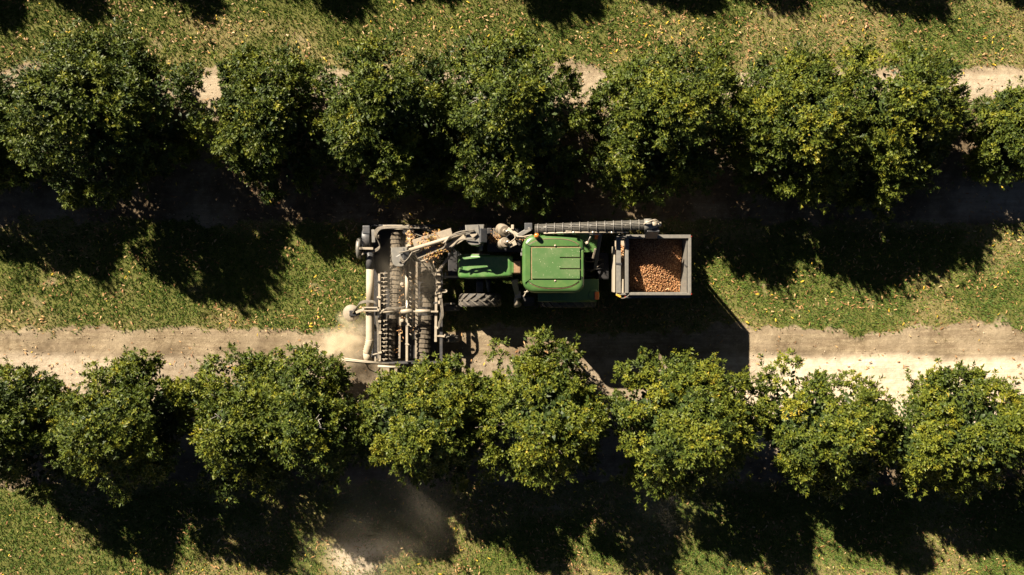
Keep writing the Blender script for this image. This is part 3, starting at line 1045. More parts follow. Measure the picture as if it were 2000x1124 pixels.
fp, rp = {}, {}
for sgn in (-1, 1):
    add_wheel(tractor, -0.98, Y0 + sgn * 1.02, 0.66, 0.40, 15, 0.05, fp, M['yellow'])
    add_wheel(tractor, 1.70, Y0 + sgn * 0.985, 0.86, 0.50, 19, 0.042, rp, M['yellow'])

# rear fenders
for sgn in (-1, 1):
    mb = MB()
    rings = []
    for k in range(13):
        t = k / 12
        a = R(-62 + 124 * t)
        rr_ = 0.95
        xx = 1.68 + rr_ * math.sin(a)
        zz = 0.83 + rr_ * math.cos(a)
        yi, yo = Y0 + sgn * 0.50, Y0 + sgn * 1.07
        ring = [Vector((xx, yi, zz)), Vector((xx, yi + (yo - yi) * 0.85, zz + 0.01)), Vector((xx, yo, zz - 0.035)), Vector((xx, yo, zz - 0.07)), Vector((xx, yi, zz - 0.05))]
        rings.append(ring if sgn < 0 else ring[::-1])
    mb.loft(rings, True, True, True)
    mb.box((1.72, Y0 + sgn * 0.70, 1.70), (1.62, 0.62, 0.14))
    fd = mb.build('rear_fender', M['green'], tractor, bevel=0.02)
    lc = (2.47, Y0 + sgn * 0.88, 1.80)
    MB().lathe([(0.17, 1.765), (0.17, 1.782), (0.14, 1.79)], (2.39, Y0 + sgn * 0.86, 0), n=20).build('lamp_base', M['green'], fd)
    MB().box(lc, (0.13, 0.235, 0.09)).build('indicator_lamp', M['amber'], fd, bevel=0.035, segs=3)
MB().box((0.97, Y0 - 0.92, 1.785), (0.44, 0.26, 0.05)).build('fender_cap', M['green'], tractor, bevel=0.02)

# left foot steps (grid) and bracket
st = MB()
sc = W(1035, 588, 0.62)
for k in range(6):
    st.bar(sc + Vector((-0.32 + k * 0.115, 0.18, 0)), sc + Vector((-0.32 + k * 0.115, -0.20 + 0.03 * abs(k - 2.5), 0)), 0.014, 0.02)
for k in range(4):
    st.bar(sc + Vector((-0.33, 0.16 - k * 0.105, 0.0)), sc + Vector((0.26, 0.16 - k * 0.105, 0.0)), 0.014, 0.02)
st.tube(curve_pts([sc + Vector((-0.36, 0.2, 0.02)), sc + Vector((-0.34, -0.16, 0.02)), sc + Vector((0, -0.24, 0.02)), sc + Vector((0.24, -0.16, 0.02)), sc + Vector((0.36, 0.2, 0.1))], 4), 0.014, 6)
st.build('step_grid', M['dark'], tractor)
for k in range(3):
    MB().box((0.52, Y0 - 1.12 + k * 0.06, 0.42 + 0.24 * k), (0.30, 0.16, 0.03)).build('step', M['dark'], tractor, bevel=0.008)
sb = MB().box(W(1007, 556, 1.25), (0.16, 0.34, 0.16), (0.25, 0, 0.12)).bar(W(1003, 547, 1.5), W(1011, 580, 1.1), 0.15, 0.09)
sb.build('side_bracket', M['grey'], tractor, bevel=0.02)
MB().box(W(1012, 576, 1.16), (0.17, 0.22, 0.10), (0, 0, 0.1)).build('bracket_plate', M['galv'], tractor, bevel=0.012)
MB().tube([W(1008, 582, 1.12), W(1009, 590, 1.0), W(1011, 596, 0.92)], [0.06, 0.085, 0.13], 8).build('bracket_boot', M['steel'], tractor)

# rear linkage
for k, (ya, yb) in enumerate(((0.32, 0.40), (0.95, 0.86))):
    MB().tube([(1.95, ya, 0.7), (2.75, yb, 0.62)], 0.04, 8).build('lift_arm', M['dark'], tractor)
MB().box((2.35, Y0, 0.48), (0.9, 0.12, 0.05)).build('drawbar_plate', M['dark'], tractor, bevel=0.01)
for k in range(5):
    r_ = random.Random(k)
    a = Vector((2.05, 0.45 + 0.12 * k, 1.25))
    MB().tube(curve_pts([a, a + Vector((0.3, r_.uniform(-.1, .1), 0.22)), a + Vector((0.65, r_.uniform(-.2, .2), 0.05)), Vector((2.95, 0.45 + 0.07 * k, 0.95))], 5), 0.016, 6).build('hydraulic_hose', M['hose'] if k % 2 else M['dark'], tractor)
for k in range(6):
    MB().box((2.08, 0.40 + 0.1 * k, 1.18), (0.10, 0.06, 0.09)).build('coupler', M['dark'] if k % 3 else M['green'], tractor, bevel=0.01)
MB().box((2.72, Y0, 0.9), (0.34, 0.8, 0.75)).build('light_block_box', M['black'], tractor, bevel=0.04)  # box added to close the sunlit gap between tractor and trailer shadows
# exhaust stack at the far cab corner
MB().tube([(0.2, Y0 + 0.62, 1.2), (0.2, Y0 + 0.62, 2.3)], 0.06, 10).build('exhaust', M['black'], tractor)


# ------------------------------------------------------------------ front harvesting head
hv = thing('nut_harvester', 'dusty front harvesting head with two rows of rubber rollers, working ahead of the tractor', 'harvester', (-3.4, -0.1, 0))
HZ = 0.75


def rubber_roller(px_a, py_a, px_b, py_b, rad, z, nseg, seed, splits=()):
    r = random.Random(seed)
    a, b = W(px_a, py_a, z), W(px_b, py_b, z)
    shaft = MB().tube([a, b], rad * 0.45, 10).build('roller', M['dark'], hv)
    d = (b - a)
    L = d.length / nseg
    ln = d.normalized()
    srcs = []
    base = WORLD[hv.name]
    for v in range(4):
        mb = MB()
        n = 12
        rings = []
        for t in (-0.46, 0.42):
            ring = []
            for k in range(n):
                ang = 2 * math.pi * k / n
                q = rad * (1 + r.uniform(-.05, .05)) * (1.03 if t < 0 else 0.88)
                ring.append(Vector((q * math.cos(ang), L * t * (1 + r.uniform(-.04, .04)), q * math.sin(ang))))
            rings.append(ring)
        mb.loft(rings, True, True, False)
        o = mb.build('flap_source', M['rubber'], None, bevel=0.006, segs=1)
        srcs.append(o.data)
        bpy.data.objects.remove(o)
    ang = math.atan2(-ln.x, ln.y) + math.pi if ln.y < 0 else math.atan2(-ln.x, ln.y)
    for i in range(nseg):
        p = a + d * ((i + 0.5) / nseg)
        o = bpy.data.objects.new('rubber_flap', r.choice(srcs))
        o.location = p - base + Vector((r.uniform(-.014, .014), 0, r.uniform(-.01, .01)))
        o.rotation_euler = (0, r.uniform(0, 6.28), ang + r.uniform(-.035, .035))
        link(o, shaft)
    return shaft


rubber_roller(775, 442, 771, 608, 0.185, 0.62, 19, 1)
rubber_roller(764, 615, 762, 706, 0.150, 0.62, 11, 2)
rubber_roller(836, 446, 833, 600, 0.215, 0.55, 16, 3)
rubber_roller(830, 616, 826, 706, 0.215, 0.55, 10, 4)

# tooth rail
rail = MB().bar(W(741, 535, 0.95), W(742, 706, 0.95), 0.065, 0.09).build('tooth_rail', M['steel'], hv, bevel=0.008)
tooth = None
base = WORLD[hv.name]
for i in range(21):
    py = 534 + i * 8.4
    if 596 < py < 622:
        continue
    p = W(749, py, 0.95)
    if tooth is None:
        mb = MB().bar(p + Vector((-0.10, 0, 0)), p + Vector((0.12, 0, -0.02)), 0.022, 0.03).box(p + Vector((0.02, -0.03, 0.01)), (0.03, 0.04, 0.04))
        tooth = mb.build('tine', M['steel'], rail, bevel=0.004, segs=1)
        p00 = p
    else:
        copy_part(tooth, rail, loc=p - p00 + Vector((random.uniform(-.008, .008), random.uniform(-.008, .008), 0)), rot=(0, 0, 0))
MB().bar(W(752, 530, 0.80), W(752, 708, 0.80), 0.03, 0.05).build('tooth_rail_guard', M['dark'], hv)

# long beams
MB().bar(W(795, 445, 1.0), W(795, 706, 1.0), 0.07, 0.10).build('centre_beam', M['steel'], hv, bevel=0.01)
MB().tube([W(795, 538, 1.10), W(795, 585, 1.10)], 0.058, 12).build('hydraulic_ram', M['steel_light'], hv)
MB().tube([W(795, 585, 1.10), W(795, 622, 1.10)], 0.035, 10).build('ram_rod', M['bolt'], hv)
MB().lathe([(0.06, 1.05), (0.06, 1.15), (0.03, 1.17)], W(795, 624, 0).to_2d().to_3d(), n=12).build('ram_pin', M['steel'], hv)
MB().lathe([(0.06, 1.05), (0.06, 1.15), (0.03, 1.17)], W(795, 556, 0).to_2d().to_3d(), n=12).build('ram_pin', M['steel'], hv)
MB().tube([W(806, 535, 0.85), W(806, 664, 0.85)], 0.022, 8).build('leaf_edge_rod', M['steel'], hv)
# spiral strip beside the edge rod
sp = MB()
for k in range(16):
    a, b = W(800, 532 + k * 8, 0.78), W(807, 537 + k * 8, 0.80)
    sp.bar(a, b, 0.02, 0.035)
sp.build('screw_flight', M['steel'], hv)
MB().bar(W(853, 525, 1.0), W(851, 668, 1.0), 0.075, 0.09).build('rear_beam', M['steel'], hv, bevel=0.01)
MB().bar(W(862, 518, 0.55), W(862, 706, 0.55), 0.09, 0.12).build('rear_axle_beam', M['dark'], hv, bevel=0.01)
MB().bar(W(726, 444, 0.55), W(728, 708, 0.55), 0.06, 0.12).build('front_beam', M['dark'], hv, bevel=0.01)
MB().box(W(790, 575, 0.20), (2.0, 4.0, 0.06)).build('pan', M['black'], hv, bevel=0.01)
for py in (442, 708):
    MB().bar(W(728, py, 0.7), W(862, py, 0.7), 0.05, 0.5).build('end_plate', M['dark'], hv, bevel=0.008)

# cross bar with sleeves
MB().bar(W(745, 608, 1.12), W(856, 609, 1.12), 0.05, 0.06).build('cross_bar', M['steel'], hv, bevel=0.008)
for xa, xb, r_ in ((748, 770, 0.062), (783, 805, 0.075), (812, 840, 0.055)):
    MB().tube([W(xa, 608, 1.13), W(xb, 608.5, 1.13)], r_, 12).build('sleeve', M['steel_light'], hv)
# open box bracket
bx_ = MB()
for a_, b_ in (((710, 601), (739, 601)), ((710, 607.5), (739, 607.5))):
    bx_.bar(W(*a_, 1.16), W(*b_, 1.16), 0.035, 0.06)
for px in (710, 739):
    bx_.bar(W(px, 600, 1.16), W(px, 608.5, 1.16), 0.06, 0.06)
bx_.build('box_bracket', M['steel_light'], hv, bevel=0.006)
# sweeper disc
dc = W(686, 612, 0.45)
sw = MB().lathe([(0.05, -0.02), (0.255, -0.03), (0.262, -0.015), (0.255, 0.0), (0.10, 0.02), (0.05, 0.03)], dc, n=36).build('sweeper_disc', M['drum'], hv)
sw2 = MB().lathe([(0.045, 0.0), (0.05, 0.14), (0.03, 0.16)], dc, n=12)
sw2.build('sweeper_hub', M['bolt'], sw)
mo = MB().box(dc + Vector((0.10, 0.0, 0.16)), (0.22, 0.17, 0.18)).box(dc + Vector((0.24, 0.02, 0.2)), (0.14, 0.16, 0.1))
mo.box(dc + Vector((0.06, -0.05, 0.12)), (0.12, 0.16, 0.1)).box(dc + Vector((0.17, 0.09, 0.2)), (0.1, 0.1, 0.14))
mo.build('sweeper_motor', M['black'], hv, bevel=0.015)
MB().bar(dc + Vector((0.26, 0.04, 0.45)), W(712, 604, 1.16), 0.08, 0.08).build('sweeper_arm', M['steel_light'], hv, bevel=0.01)
for k in range(4):
    MB().tube(curve_pts([dc + Vector((0.10 + .04 * k, 0.02 * k, 0.26)), W(697 + k, 600 - k, 0.95), W(706, 593 - k * 1.3, 1.22), W(725, 591 - k * 1.2, 1.28), W(736, 596 - k, 1.25), W(739, 606, 1.15)], 5), 0.015, 6).build('hydraulic_hose', M['hose'], hv)

# blower duct, fan
dz = 0.95
MB().tube([W(723, 524, dz), W(722.5, 600, dz)], 0.118, 18).build('blower_duct', M['pale_hose'], hv)
MB().tube([W(723, 488, dz), W(723, 526, dz)], 0.126, 18).build('duct_sleeve', M['slate'], hv)
cor = MB()
path = curve_pts([W(722.5, 600, dz), W(722.5, 640, dz), W(722.5, 662, dz), W(721, 674, dz), W(718, 686, 0.9), W(717, 690, .88)], 10)
i0 = int(len(path) * 0.42)
MB().tube(path[:i0 + 1], 0.122, 18).build('blower_duct', M['pale_hose'], hv)
cp = path[i0:]
fine_ = []
rs = []
acc = 0.03
for i in range(len(cp) - 1):
    acc += (cp[i + 1] - cp[i]).length
    if acc >= 0.024:
        acc = 0.0
        fine_.append(cp[i])
        rs.append(0.112 if len(rs) % 2 else 0.138)
cor.tube(fine_, rs, 18)
cor.build('corrugated_hose', M['pale_hose'], hv)
MB().tube([fine_[-1], fine_[-1] + Vector((0.0, -0.14, -0.04)), fine_[-1] + Vector((0.02, -0.30, -0.16))], [0.125, 0.12, 0.13], 16).build('blower_nozzle', M['pale_hose'], hv)
fc = W(717.5, 467, 1.0)
MB().lathe([(0.04, -0.12), (0.30, -0.12), (0.315, -0.10), (0.315, 0.10), (0.30, 0.12), (0.04, 0.12)], fc, 'X', n=28).build('blower_fan', M['slate'], hv)
MB().box(W(717.5, 450, 1.12), (0.22, 0.25, 0.38)).build('fan_outlet', M['slate'], hv, bevel=0.025)
MB().lathe([(0.10, -0.07), (0.30, -0.06), (0.33, 0.0), (0.31, 0.06), (0.10, 0.07)], W(702.5, 486, 0.95), 'X', n=24).build('fan_motor_guard', M['galv'], hv)
MB().bar(W(702, 485.5, 1.32), W(729, 486, 1.3), 0.07, 0.05).build('fan_strap', M['steel'], hv, bevel=0.01)
MB().bar(W(729, 449, 1.3), W(730, 474, 1.3), 0.10, 0.06).build('fan_bracket', M['grey'], hv, bevel=0.01)
MB().box(W(739, 463, 1.2), (0.08, 0.10, 0.08)).build('clamp_block', M['steel_light'], hv, bevel=0.012)

# hose loop over the top end of the head
for k in range(4):
    o = k * 1.4
    cz_ = 1.35 + 0.03 * k
    MB().tube(curve_pts([W(706, 497 + o * .5, 1.15), W(714, 493 + o * .4, 1.22), W(733, 492 - o, 1.25), W(742, 484 - o, 1.25), W(738, 470, 1.3), W(732 + o, 460, cz_), W(736 + o, 447 + o, cz_), W(752, 442.5 + o, cz_), W(790, 442 + o, cz_), W(828 - o, 442.5 + o, cz_), W(845 - o, 448 + o, cz_), W(852 - o, 460, 1.3), W(854 - o, 470, 1.2)], 6), 0.017, 6).build('hydraulic_hose', M['hose'], hv)
MB().bar(W(748, 441.5, 1.28), W(800, 441.5, 1.28), 0.05, 0.05).build('hose_carrier', M['steel_light'], hv, bevel=0.008)
MB().bar(W(752, 446, 1.2), W(797, 449, 1.25), 0.03, 0.03).build('hose_brace', M['steel_light'], hv)
# trough post with leaves
MB().bar(W(799, 447, 1.35), W(800, 482, 1.5), 0.10, 0.08).build('trough_post', M['steel'], hv, bevel=0.01)
MB().tube([W(806, 452, 1.4), W(812, 480, 1.5)], 0.02, 6).build('trough_stay', M['steel'], hv)
MB().tube(curve_pts([W(808, 456, 1.3), W(825, 462, 1.45), W(848, 467, 1.5)], 4), 0.012, 5).build('trough_wire', M['hose'], hv)

# bottom end rails
for k, (a_, b_) in enumerate((((664, 699.5, .95), (745, 709, .95)), ((668, 703.5, .95), (760, 711, .95)), ((676, 706, .9), (775, 713, .9)), ((738, 715.5, .95), (782, 717.5, .95)))):
    MB().tube([W(*a_), W((a_[0] + b_[0]) / 2, (a_[1] + b_[1]) / 2 + .6, a_[2]), W(*b_)], 0.024 if k < 3 else 0.04, 8).build('end_rail', M['steel_light'] if k != 1 else M['steel'], hv)
MB().bar(W(733, 690, 0.9), W(733, 706, 0.9), 0.03, 0.03).build('end_bracket', M['steel_light'], hv)
MB().bar(W(728, 693, 0.95), W(740, 690, 0.95), 0.03, 0.03).build('end_bracket', M['steel_light'], hv)
# loop of hose at the bottom end
MB().tube(curve_pts([W(716, 712, 0.85), W(722, 722, 0.5), W(734, 726, 0.35), W(742, 720, 0.5), W(738, 712, 0.8)], 6), 0.02, 6).build('hydraulic_hose', M['hose'], hv)

# hoses along the tooth rail and the rear beam
for k in range(3):
    MB().tube(curve_pts([W(735 + k, 607, 1.1), W(734 + k * 1.5, 618, 1.05), W(737 + k * 1.5, 640, 1.0), W(738 + k, 680, 1.0), W(739 + k, 704, 0.98)], 6), 0.016, 6).build('hydraulic_hose', M['hose'], hv)
for k in range(4):
    MB().tube(curve_pts([W(856 + k, 540, 1.05), W(858 + k * 1.5, 575, 1.1), W(861 + k * 1.3, 600, 1.1), W(862 + k * 1.3, 617, 1.08), W(857 + k, 632, 1.02), W(853 + k, 655, 0.95)], 6), 0.017, 6).build('hydraulic_hose', M['hose'], hv)
for px, py, w_, h_ in ((856, 535, .16, .12), (858, 545, .09, .1), (857, 553, .12, .08), (859, 563, .08, .14), (856, 572, .14, .08), (860, 580, .1, .08), (858, 591, .07, .1)):
    MB().box(W(px, py, 1.08), (w_, h_, 0.12)).build('valve_block', M['steel'], hv, bevel=0.012)
MB().tube(curve_pts([W(858, 571, 1.1), W(868, 571.5, 1.1), W(873, 570, 1.1), W(871, 567, 1.1), W(864, 566.5, 1.1)], 5), 0.02, 6).build('pipe_elbow', M['steel_light'], hv)
MB().bar(W(856, 530, 1.2), W(886, 491, 1.6), 0.07, 0.07).build('lift_strut', M['steel'], hv, bevel=0.01)
# tie to the tractor nose
MB().bar(W(866, 541, 0.95), W(897, 541, 0.95), 0.06, 0.06).build('push_link', M['steel'], hv, bevel=0.01)
MB().bar(W(870, 533, 0.95), W(870, 545, 0.95), 0.05, 0.05).build('link_plate', M['steel'], hv, bevel=0.01)
MB().bar(W(866, 470, 0.8), W(905, 505, 0.9), 0.09, 0.10).build('push_link', M['dark'], hv, bevel=0.01)
MB().box(W(886, 520, 0.7), (0.30, 0.8, 0.5)).build('mount_frame', M['black'], hv, bevel=0.03)
# gauge wheels
gp = {}
for (px, py) in ((881, 602), (880, 663)):
    c = W(px, py, 0.45)
    mb = MB().lathe([(0.14, -0.09), (0.23, -0.10), (0.262, -0.07), (0.275, -0.03), (0.27, -0.022), (0.27, -0.012), (0.278, -0.005), (0.278, 0.03), (0.262, 0.07), (0.23, 0.10), (0.14, 0.09)], (c.x, c.y, 0.27), 'Y', 28)
    gw = mb.build('gauge_wheel', M['lug'], hv)
    MB().lathe([(0.14, -0.07), (0.12, -0.02), (0.03, 0.0), (0.03, 0.1)], (c.x, c.y, 0.27), 'Y', 18).build('rim', M['grey'], gw)
    fk = MB().bar((c.x, c.y + 0.12, 0.27), (c.x - 0.05, c.y + 0.14, 0.62), 0.05, 0.03).bar((c.x - 0.18, c.y + 0.14, 0.62), (c.x + 0.14, c.y + 0.14, 0.62), 0.05, 0.05)
    fk.bar((c.x - 0.16, c.y + 0.1, 0.62), (c.x - 0.42, c.y + 0.12, 0.6), 0.06, 0.06)
    fk.build('wheel_fork', M['steel'], hv, bevel=0.006)


# bolts, clips and small brackets over the beams
rc = random.Random(21)
for k in range(16):
    px, py = rc.choice(((795, rc.uniform(630, 700)), (741, rc.uniform(540, 700)), (852, rc.uniform(530, 660)), (795, rc.uniform(455, 530))))
    MB().box(W(px + rc.uniform(-2, 2), py, 1.03), (rc.uniform(.05, .14), rc.uniform(.03, .08), rc.uniform(.04, .09)), (0, 0, rc.uniform(-.2, .2))).build('beam_clip', M[rc.choice(('steel', 'drum', 'dark', 'steel_light'))], hv, bevel=0.006, segs=1)
for k in range(4):
    x0 = 812 + k * 9
    MB().tube(curve_pts([W(x0, 470 + 5 * k, 1.3), W(x0 + 6, 500 + 4 * k, 1.15), W(x0 + 22 - 3 * k, 525 + 2 * k, 1.15), W(852, 540 + 4 * k, 1.1)], 6), 0.014, 6).build('hydraulic_hose', M['hose'], hv)
for k in range(2):
    MB().tube(curve_pts([W(742, 612 + k * 2, 1.15), W(756, 604 - k * 2, 1.22), W(776, 603 - k * 2, 1.22), W(793, 600 - k, 1.2)], 6), 0.014, 6).build('hydraulic_hose', M['hose'], hv)
MB().bar(W(784, 470, 0.6), W(780, 700, 0.6), 0.06, 0.03).build('deflector_plate', M['drum'], hv)
MB().bar(W(815, 500, 0.6), W(813, 700, 0.6), 0.08, 0.03).build('deflector_plate', M['drum'], hv)

# ------------------------------------------------------------------ elevator from head to cleaner
ev = thing('nut_elevator', 'raised leaf-covered elevator arm with two grey covers between harvesting head and tractor', 'conveyor', (-2.0, 1.3, 0))


def d_cover(px0, px1, py0, py1, z0, z1, flip):
    """grey cover: flat far side, rounded near side, tapered, split lid"""
    N = 16
    a = W(px0, py0, z1)
    b = W(px1, py1, z1)
    cx = (a.x + b.x) / 2
    hw = abs(b.x - a.x) / 2
    ytop, ybot = a.y, b.y
    def ring(z, s, shx):
        pts = [Vector((cx - hw * s + shx, ytop, z)), Vector((cx + hw * s + shx, ytop + 0.02, z))]
        for k in range(N + 1):
            t = math.pi * k / N
            sx = math.copysign(abs(math.cos(t)) ** 0.6, math.cos(t))
            pts.append(Vector((cx + hw * s * 0.93 * sx + shx, ytop + (ybot - ytop) * (0.45 + 0.55 * math.sin(t) ** 0.8) * (0.9 + 0.1 * s), z)))
        return pts
    mb = MB().loft([ring(z0, 0.98, 0), ring(z1 - 0.10, 1.0, 0), ring(z1 - 0.02, 0.97, 0), ring(z1, 0.90, 0)], True, True, True)
    return mb


def We(px, py, z):
    return W(px, py, z - 0.27)


cv = d_cover(763, 796, 484, 521, 1.33, 1.88, 0).build('elevator_cover', M['galv'], ev)
MB().bar(We(788.5, 485, 2.152), We(789, 502, 2.152), 0.02, 0.02).build('cover_rib', M['dark'], cv)
MB().box(We(791, 500, 2.06), (0.20, 0.30, 0.21), (0, 0.55, 0)).build('cover_step', M['slate'], cv, bevel=0.02)
MB().box(We(781, 505, 2.17), (0.16, 0.20, 0.07), (0, 0, 0.5)).build('cover_motor', M['grey'], cv, bevel=0.02)
cv2 = d_cover(908, 946, 440, 479, 1.98, 2.58, 0).build('elevator_cover', M['galv'], ev)
MB().bar(We(934.5, 440, 2.855), We(936, 456, 2.855), 0.02, 0.03).build('cover_rib', M['dark'], cv2)
MB().box(We(941, 461, 2.75), (0.22, 0.40, 0.24), (0, 0.6, 0)).build('cover_step', M['slate'], cv2, bevel=0.02)
MB().box(We(925, 458, 2.87), (0.18, 0.16, 0.10), (0, 0, 0.7)).build('cover_motor', M['steel'], cv2, bevel=0.02)
# arm: trough and main pipe
A0, A1 = We(800, 489, 2.15), We(912, 455, 2.7)
MB().tube([A0, A0.lerp(A1, 0.5), A1], [0.055, 0.06, 0.05], 10).build('arm_pipe', M['steel'], ev)
off = Vector((0.10, 0.20, -0.12))
MB().bar(A0 + off, A0.lerp(A1, 0.8) + Vector((-0.1, 0.14, -0.14)), 0.22, 0.06).build('arm_trough', M['drum'], ev, bevel=0.01)
off2 = Vector((0.2, -0.17, -0.15))
MB().bar(A0 + off2, A0.lerp(A1, 0.5) + Vector((0.0, -0.17, -0.15)), 0.17, 0.05).build('arm_trough', M['drum'], ev, bevel=0.01)
MB().bar(A0 + Vector((0.9, -.02, .0)), A1 + Vector((-0.05, -0.10, -0.02)), 0.16, 0.08).build('arm_channel', M['steel'], ev, bevel=0.01)
for i, pts in enumerate((
        [(781, 506, 2.2), (788, 514, 2.2), (797, 507, 2.25), (804, 495, 2.3), (820, 488, 2.35)],
        [(781, 504, 2.22), (790, 511, 2.24), (799, 503, 2.3), (806, 492, 2.34)],
        [(780, 494, 2.2), (790, 492, 2.25), (801, 489, 2.3)],
        [(858, 488, 2.4), (868, 484, 2.55), (873, 470, 2.7), (883, 460, 2.85), (900, 453, 2.95), (927, 450, 2.95)],
        [(862, 487, 2.4), (871, 480, 2.6), (877, 467, 2.75), (890, 459, 2.9), (927, 452, 2.95)],
        [(872, 486, 2.5), (885, 481, 2.65), (896, 470, 2.8), (910, 468, 2.9), (929, 468, 2.93)],
        [(868, 490, 2.4), (884, 484, 2.6), (894, 473, 2.75), (900, 469, 2.85)],
        [(802, 500, 1.9), (812, 510, 1.75), (826, 510, 1.7), (836, 505, 1.8)],
        [(806, 498, 1.9), (818, 511, 1.7), (838, 511, 1.65), (856, 500, 1.8)])):
    MB().tube(curve_pts([We(*p) for p in pts], 6), 0.02 if i not in (3, 4) else 0.024, 6).build('hydraulic_hose', M['hose'] if i < 7 else M['steel'], ev)
# coil spring guard on the hose
cs = MB()
for k in range(5):
    p = We(868 + k * 1.3, 474 - k * 1.7, 2.74)
    cs.bar(p + Vector((-0.05, -0.02, 0)), p + Vector((0.05, 0.03, 0.01)), 0.014, 0.03)
cs.build('hose_spring', M['steel_light'], ev)
for px, py, z in ((831, 505, 1.6), (842, 503, 1.6)):
    MB().bar(We(px, py - 8, z), We(px + 4, py + 6, z - .2), 0.05, 0.05).build('arm_stay', M['dark'], ev)
MB().bar(We(880, 480, 2.3), We(884, 500, 1.4), 0.06, 0.06).build('arm_post', M['dark'], ev, bevel=0.008)
MB().bar(We(937, 482, 1.9), We(937, 470, 1.9), 0.22, 0.16).build('arm_bracket', M['grey'], ev, bevel=0.015)
MB().bar(We(940, 490, 1.9), We(940, 479, 1.9), 0.1, 0.06).build('arm_bracket', M['grey'], ev, bevel=0.01)
MB().bar((-0.9, 1.35, 0.8), (-0.9, 1.35, 1.9), 0.09, 0.09).build('arm_post', M['dark'], ev, bevel=0.01)
# leaves and husks caught on the arm
r2 = np.random.default_rng(5)


def caught(n, path, spread, zj, name, label):
    P = np.array([[*p] for p in path])
    tt = r2.uniform(0, len(P) - 1.001, n)
    i_ = tt.astype(int)
    f = (tt - i_)[:, None]
    base_ = P[i_] * (1 - f) + P[i_ + 1] * f
    base_ = base_ + r2.normal(0, 1, (n, 3)) * np.array([spread, spread, zj])
    d, s, u = rand_rot(n, 0.35)
    L = r2.uniform(0.04, 0.10, n)
    v, t = leaves(base_, d, s, u, L, L * r2.uniform(0.25, 0.36, n), r2.normal(0.1, 0.15, n))
    tone = r2.beta(2.0, 2.0, n) * 0.85
    yl = r2.random(n) < 0.06
    tone[yl] = 0.93
    return stuff(name, np_mesh(name, v, t, M['litter'], np.repeat(tone, 6)), label)


caught(460, [A0 + off + Vector((0.25, 0.0, 0.06)), A0.lerp(A1, .45) + off + Vector((0, 0, .06))], 0.09, 0.02, 'caught_leaves', 'dry leaves heaped on the elevator arm above the harvesting head')
caught(260, [A0 + off2 + Vector((0.25, 0.0, 0.05)), A0.lerp(A1, .5) + off2 + Vector((0, 0, .05))], 0.075, 0.02, 'caught_leaves', 'dry leaves lying below the elevator arm pipe')
caught(110, [W(800, 450, 1.42), W(803, 465, 1.5), W(806, 480, 1.6)], 0.06, 0.03, 'caught_leaves', 'dry leaves stuck on the trough post at the top of the harvesting head')
caught(70, [W(806, 535, 0.92), W(806, 560, 0.92), W(806, 600, 0.9), W(806, 655, 0.9)], 0.035, 0.02, 'caught_leaves', 'dry leaves lodged along the edge rod between the rollers')

caught(60, [W(785, 530, 0.78), W(783, 600, 0.78), W(780, 690, 0.78)], 0.06, 0.02, 'caught_leaves', 'leaf scraps lying on the plate beside the front roller row')
caught(45, [W(815, 520, 0.68), W(814, 600, 0.68), W(813, 660, 0.68)], 0.06, 0.02, 'caught_leaves', 'leaf scraps lying on the plate beside the rear roller row')

# ------------------------------------------------------------------ cleaner with two hydraulic drums
ck = thing('nut_cleaner', 'pair of tan drum motors on a bracket beside the cab roof front corner', 'cleaner', (-0.3, 1.7, 0))
MB().box(W(985, 470, 1.55), (1.0, 0.7, 0.5)).build('cleaner_box', M['black'], ck, bevel=0.03)
MB().bar((-0.2, 1.7, 0.5), (-0.2, 1.7, 1.4), 0.1, 0.1).build('cleaner_post', M['dark'], ck)
for (px, py, rr_, tilt) in ((985, 451, 0.165, (0.25, 0.35)), (986, 474, 0.15, (-0.15, 0.35))):
    rt = Euler((tilt[0], tilt[1], 0)).to_matrix()
    c = W(px, py, 2.35)
    dm = MB().lathe([(rr_ * 0.9, -0.34), (rr_ * 0.95, -0.20), (rr_, -0.19), (rr_, -0.12), (rr_ * 0.94, -0.11), (rr_ * 0.94, -0.06), (rr_, -0.05), (rr_, 0.0), (rr_ * 0.86, 0.02), (rr_ * 0.4, 0.03), (rr_ * 0.38, 0.09), (rr_ * 0.3, 0.10)], c, 'Z', 28, False, rt).build('drum_motor', M['drum'], ck)
    MB().tube([c + rt @ Vector((0, 0, 0.08)), c + rt @ Vector((0.10, 0.02, 0.13))], 0.025, 8).build('hose_fitting', M['bolt'], dm)
MB().bar(W(991, 448, 2.4), W(1012, 462, 2.45), 0.14, 0.05).build('drum_arm', M['steel'], ck, bevel=0.01)
MB().bar(W(1012, 461, 2.46), W(1036, 447, 2.5), 0.12, 0.05).build('drum_arm', M['grey'], ck, bevel=0.01)
MB().bar(W(993, 480, 2.3), W(1008, 473, 2.35), 0.16, 0.05).build('drum_plate', M['steel'], ck, bevel=0.01)
MB().box(W(1001, 444, 2.45), (0.08, 0.13, 0.1)).build('clamp', M['steel_light'], ck, bevel=0.015)
MB().box(W(1032, 443, 2.45), (0.22, 0.20, 0.14)).build('gusset', M['slate'], ck, bevel=0.02)
MB().tube(curve_pts([W(991, 450, 2.5), W(1000, 454, 2.58), W(1006, 461, 2.6), W(1005, 467, 2.58), W(999, 472, 2.5), W(994, 475, 2.45)], 6), 0.02, 7).build('hydraulic_hose', M['steel'], ck)
MB().tube(curve_pts([W(1008, 462, 2.55), W(1022, 462.5, 2.62), W(1040, 459, 2.7)], 5), 0.017, 6).build('hydraulic_hose', M['steel'], ck)
MB().tube(curve_pts([W(1008, 465, 2.5), W(1024, 466, 2.55), W(1036, 463, 2.6)], 5), 0.017, 6).build('hydraulic_hose', M['hose'], ck)
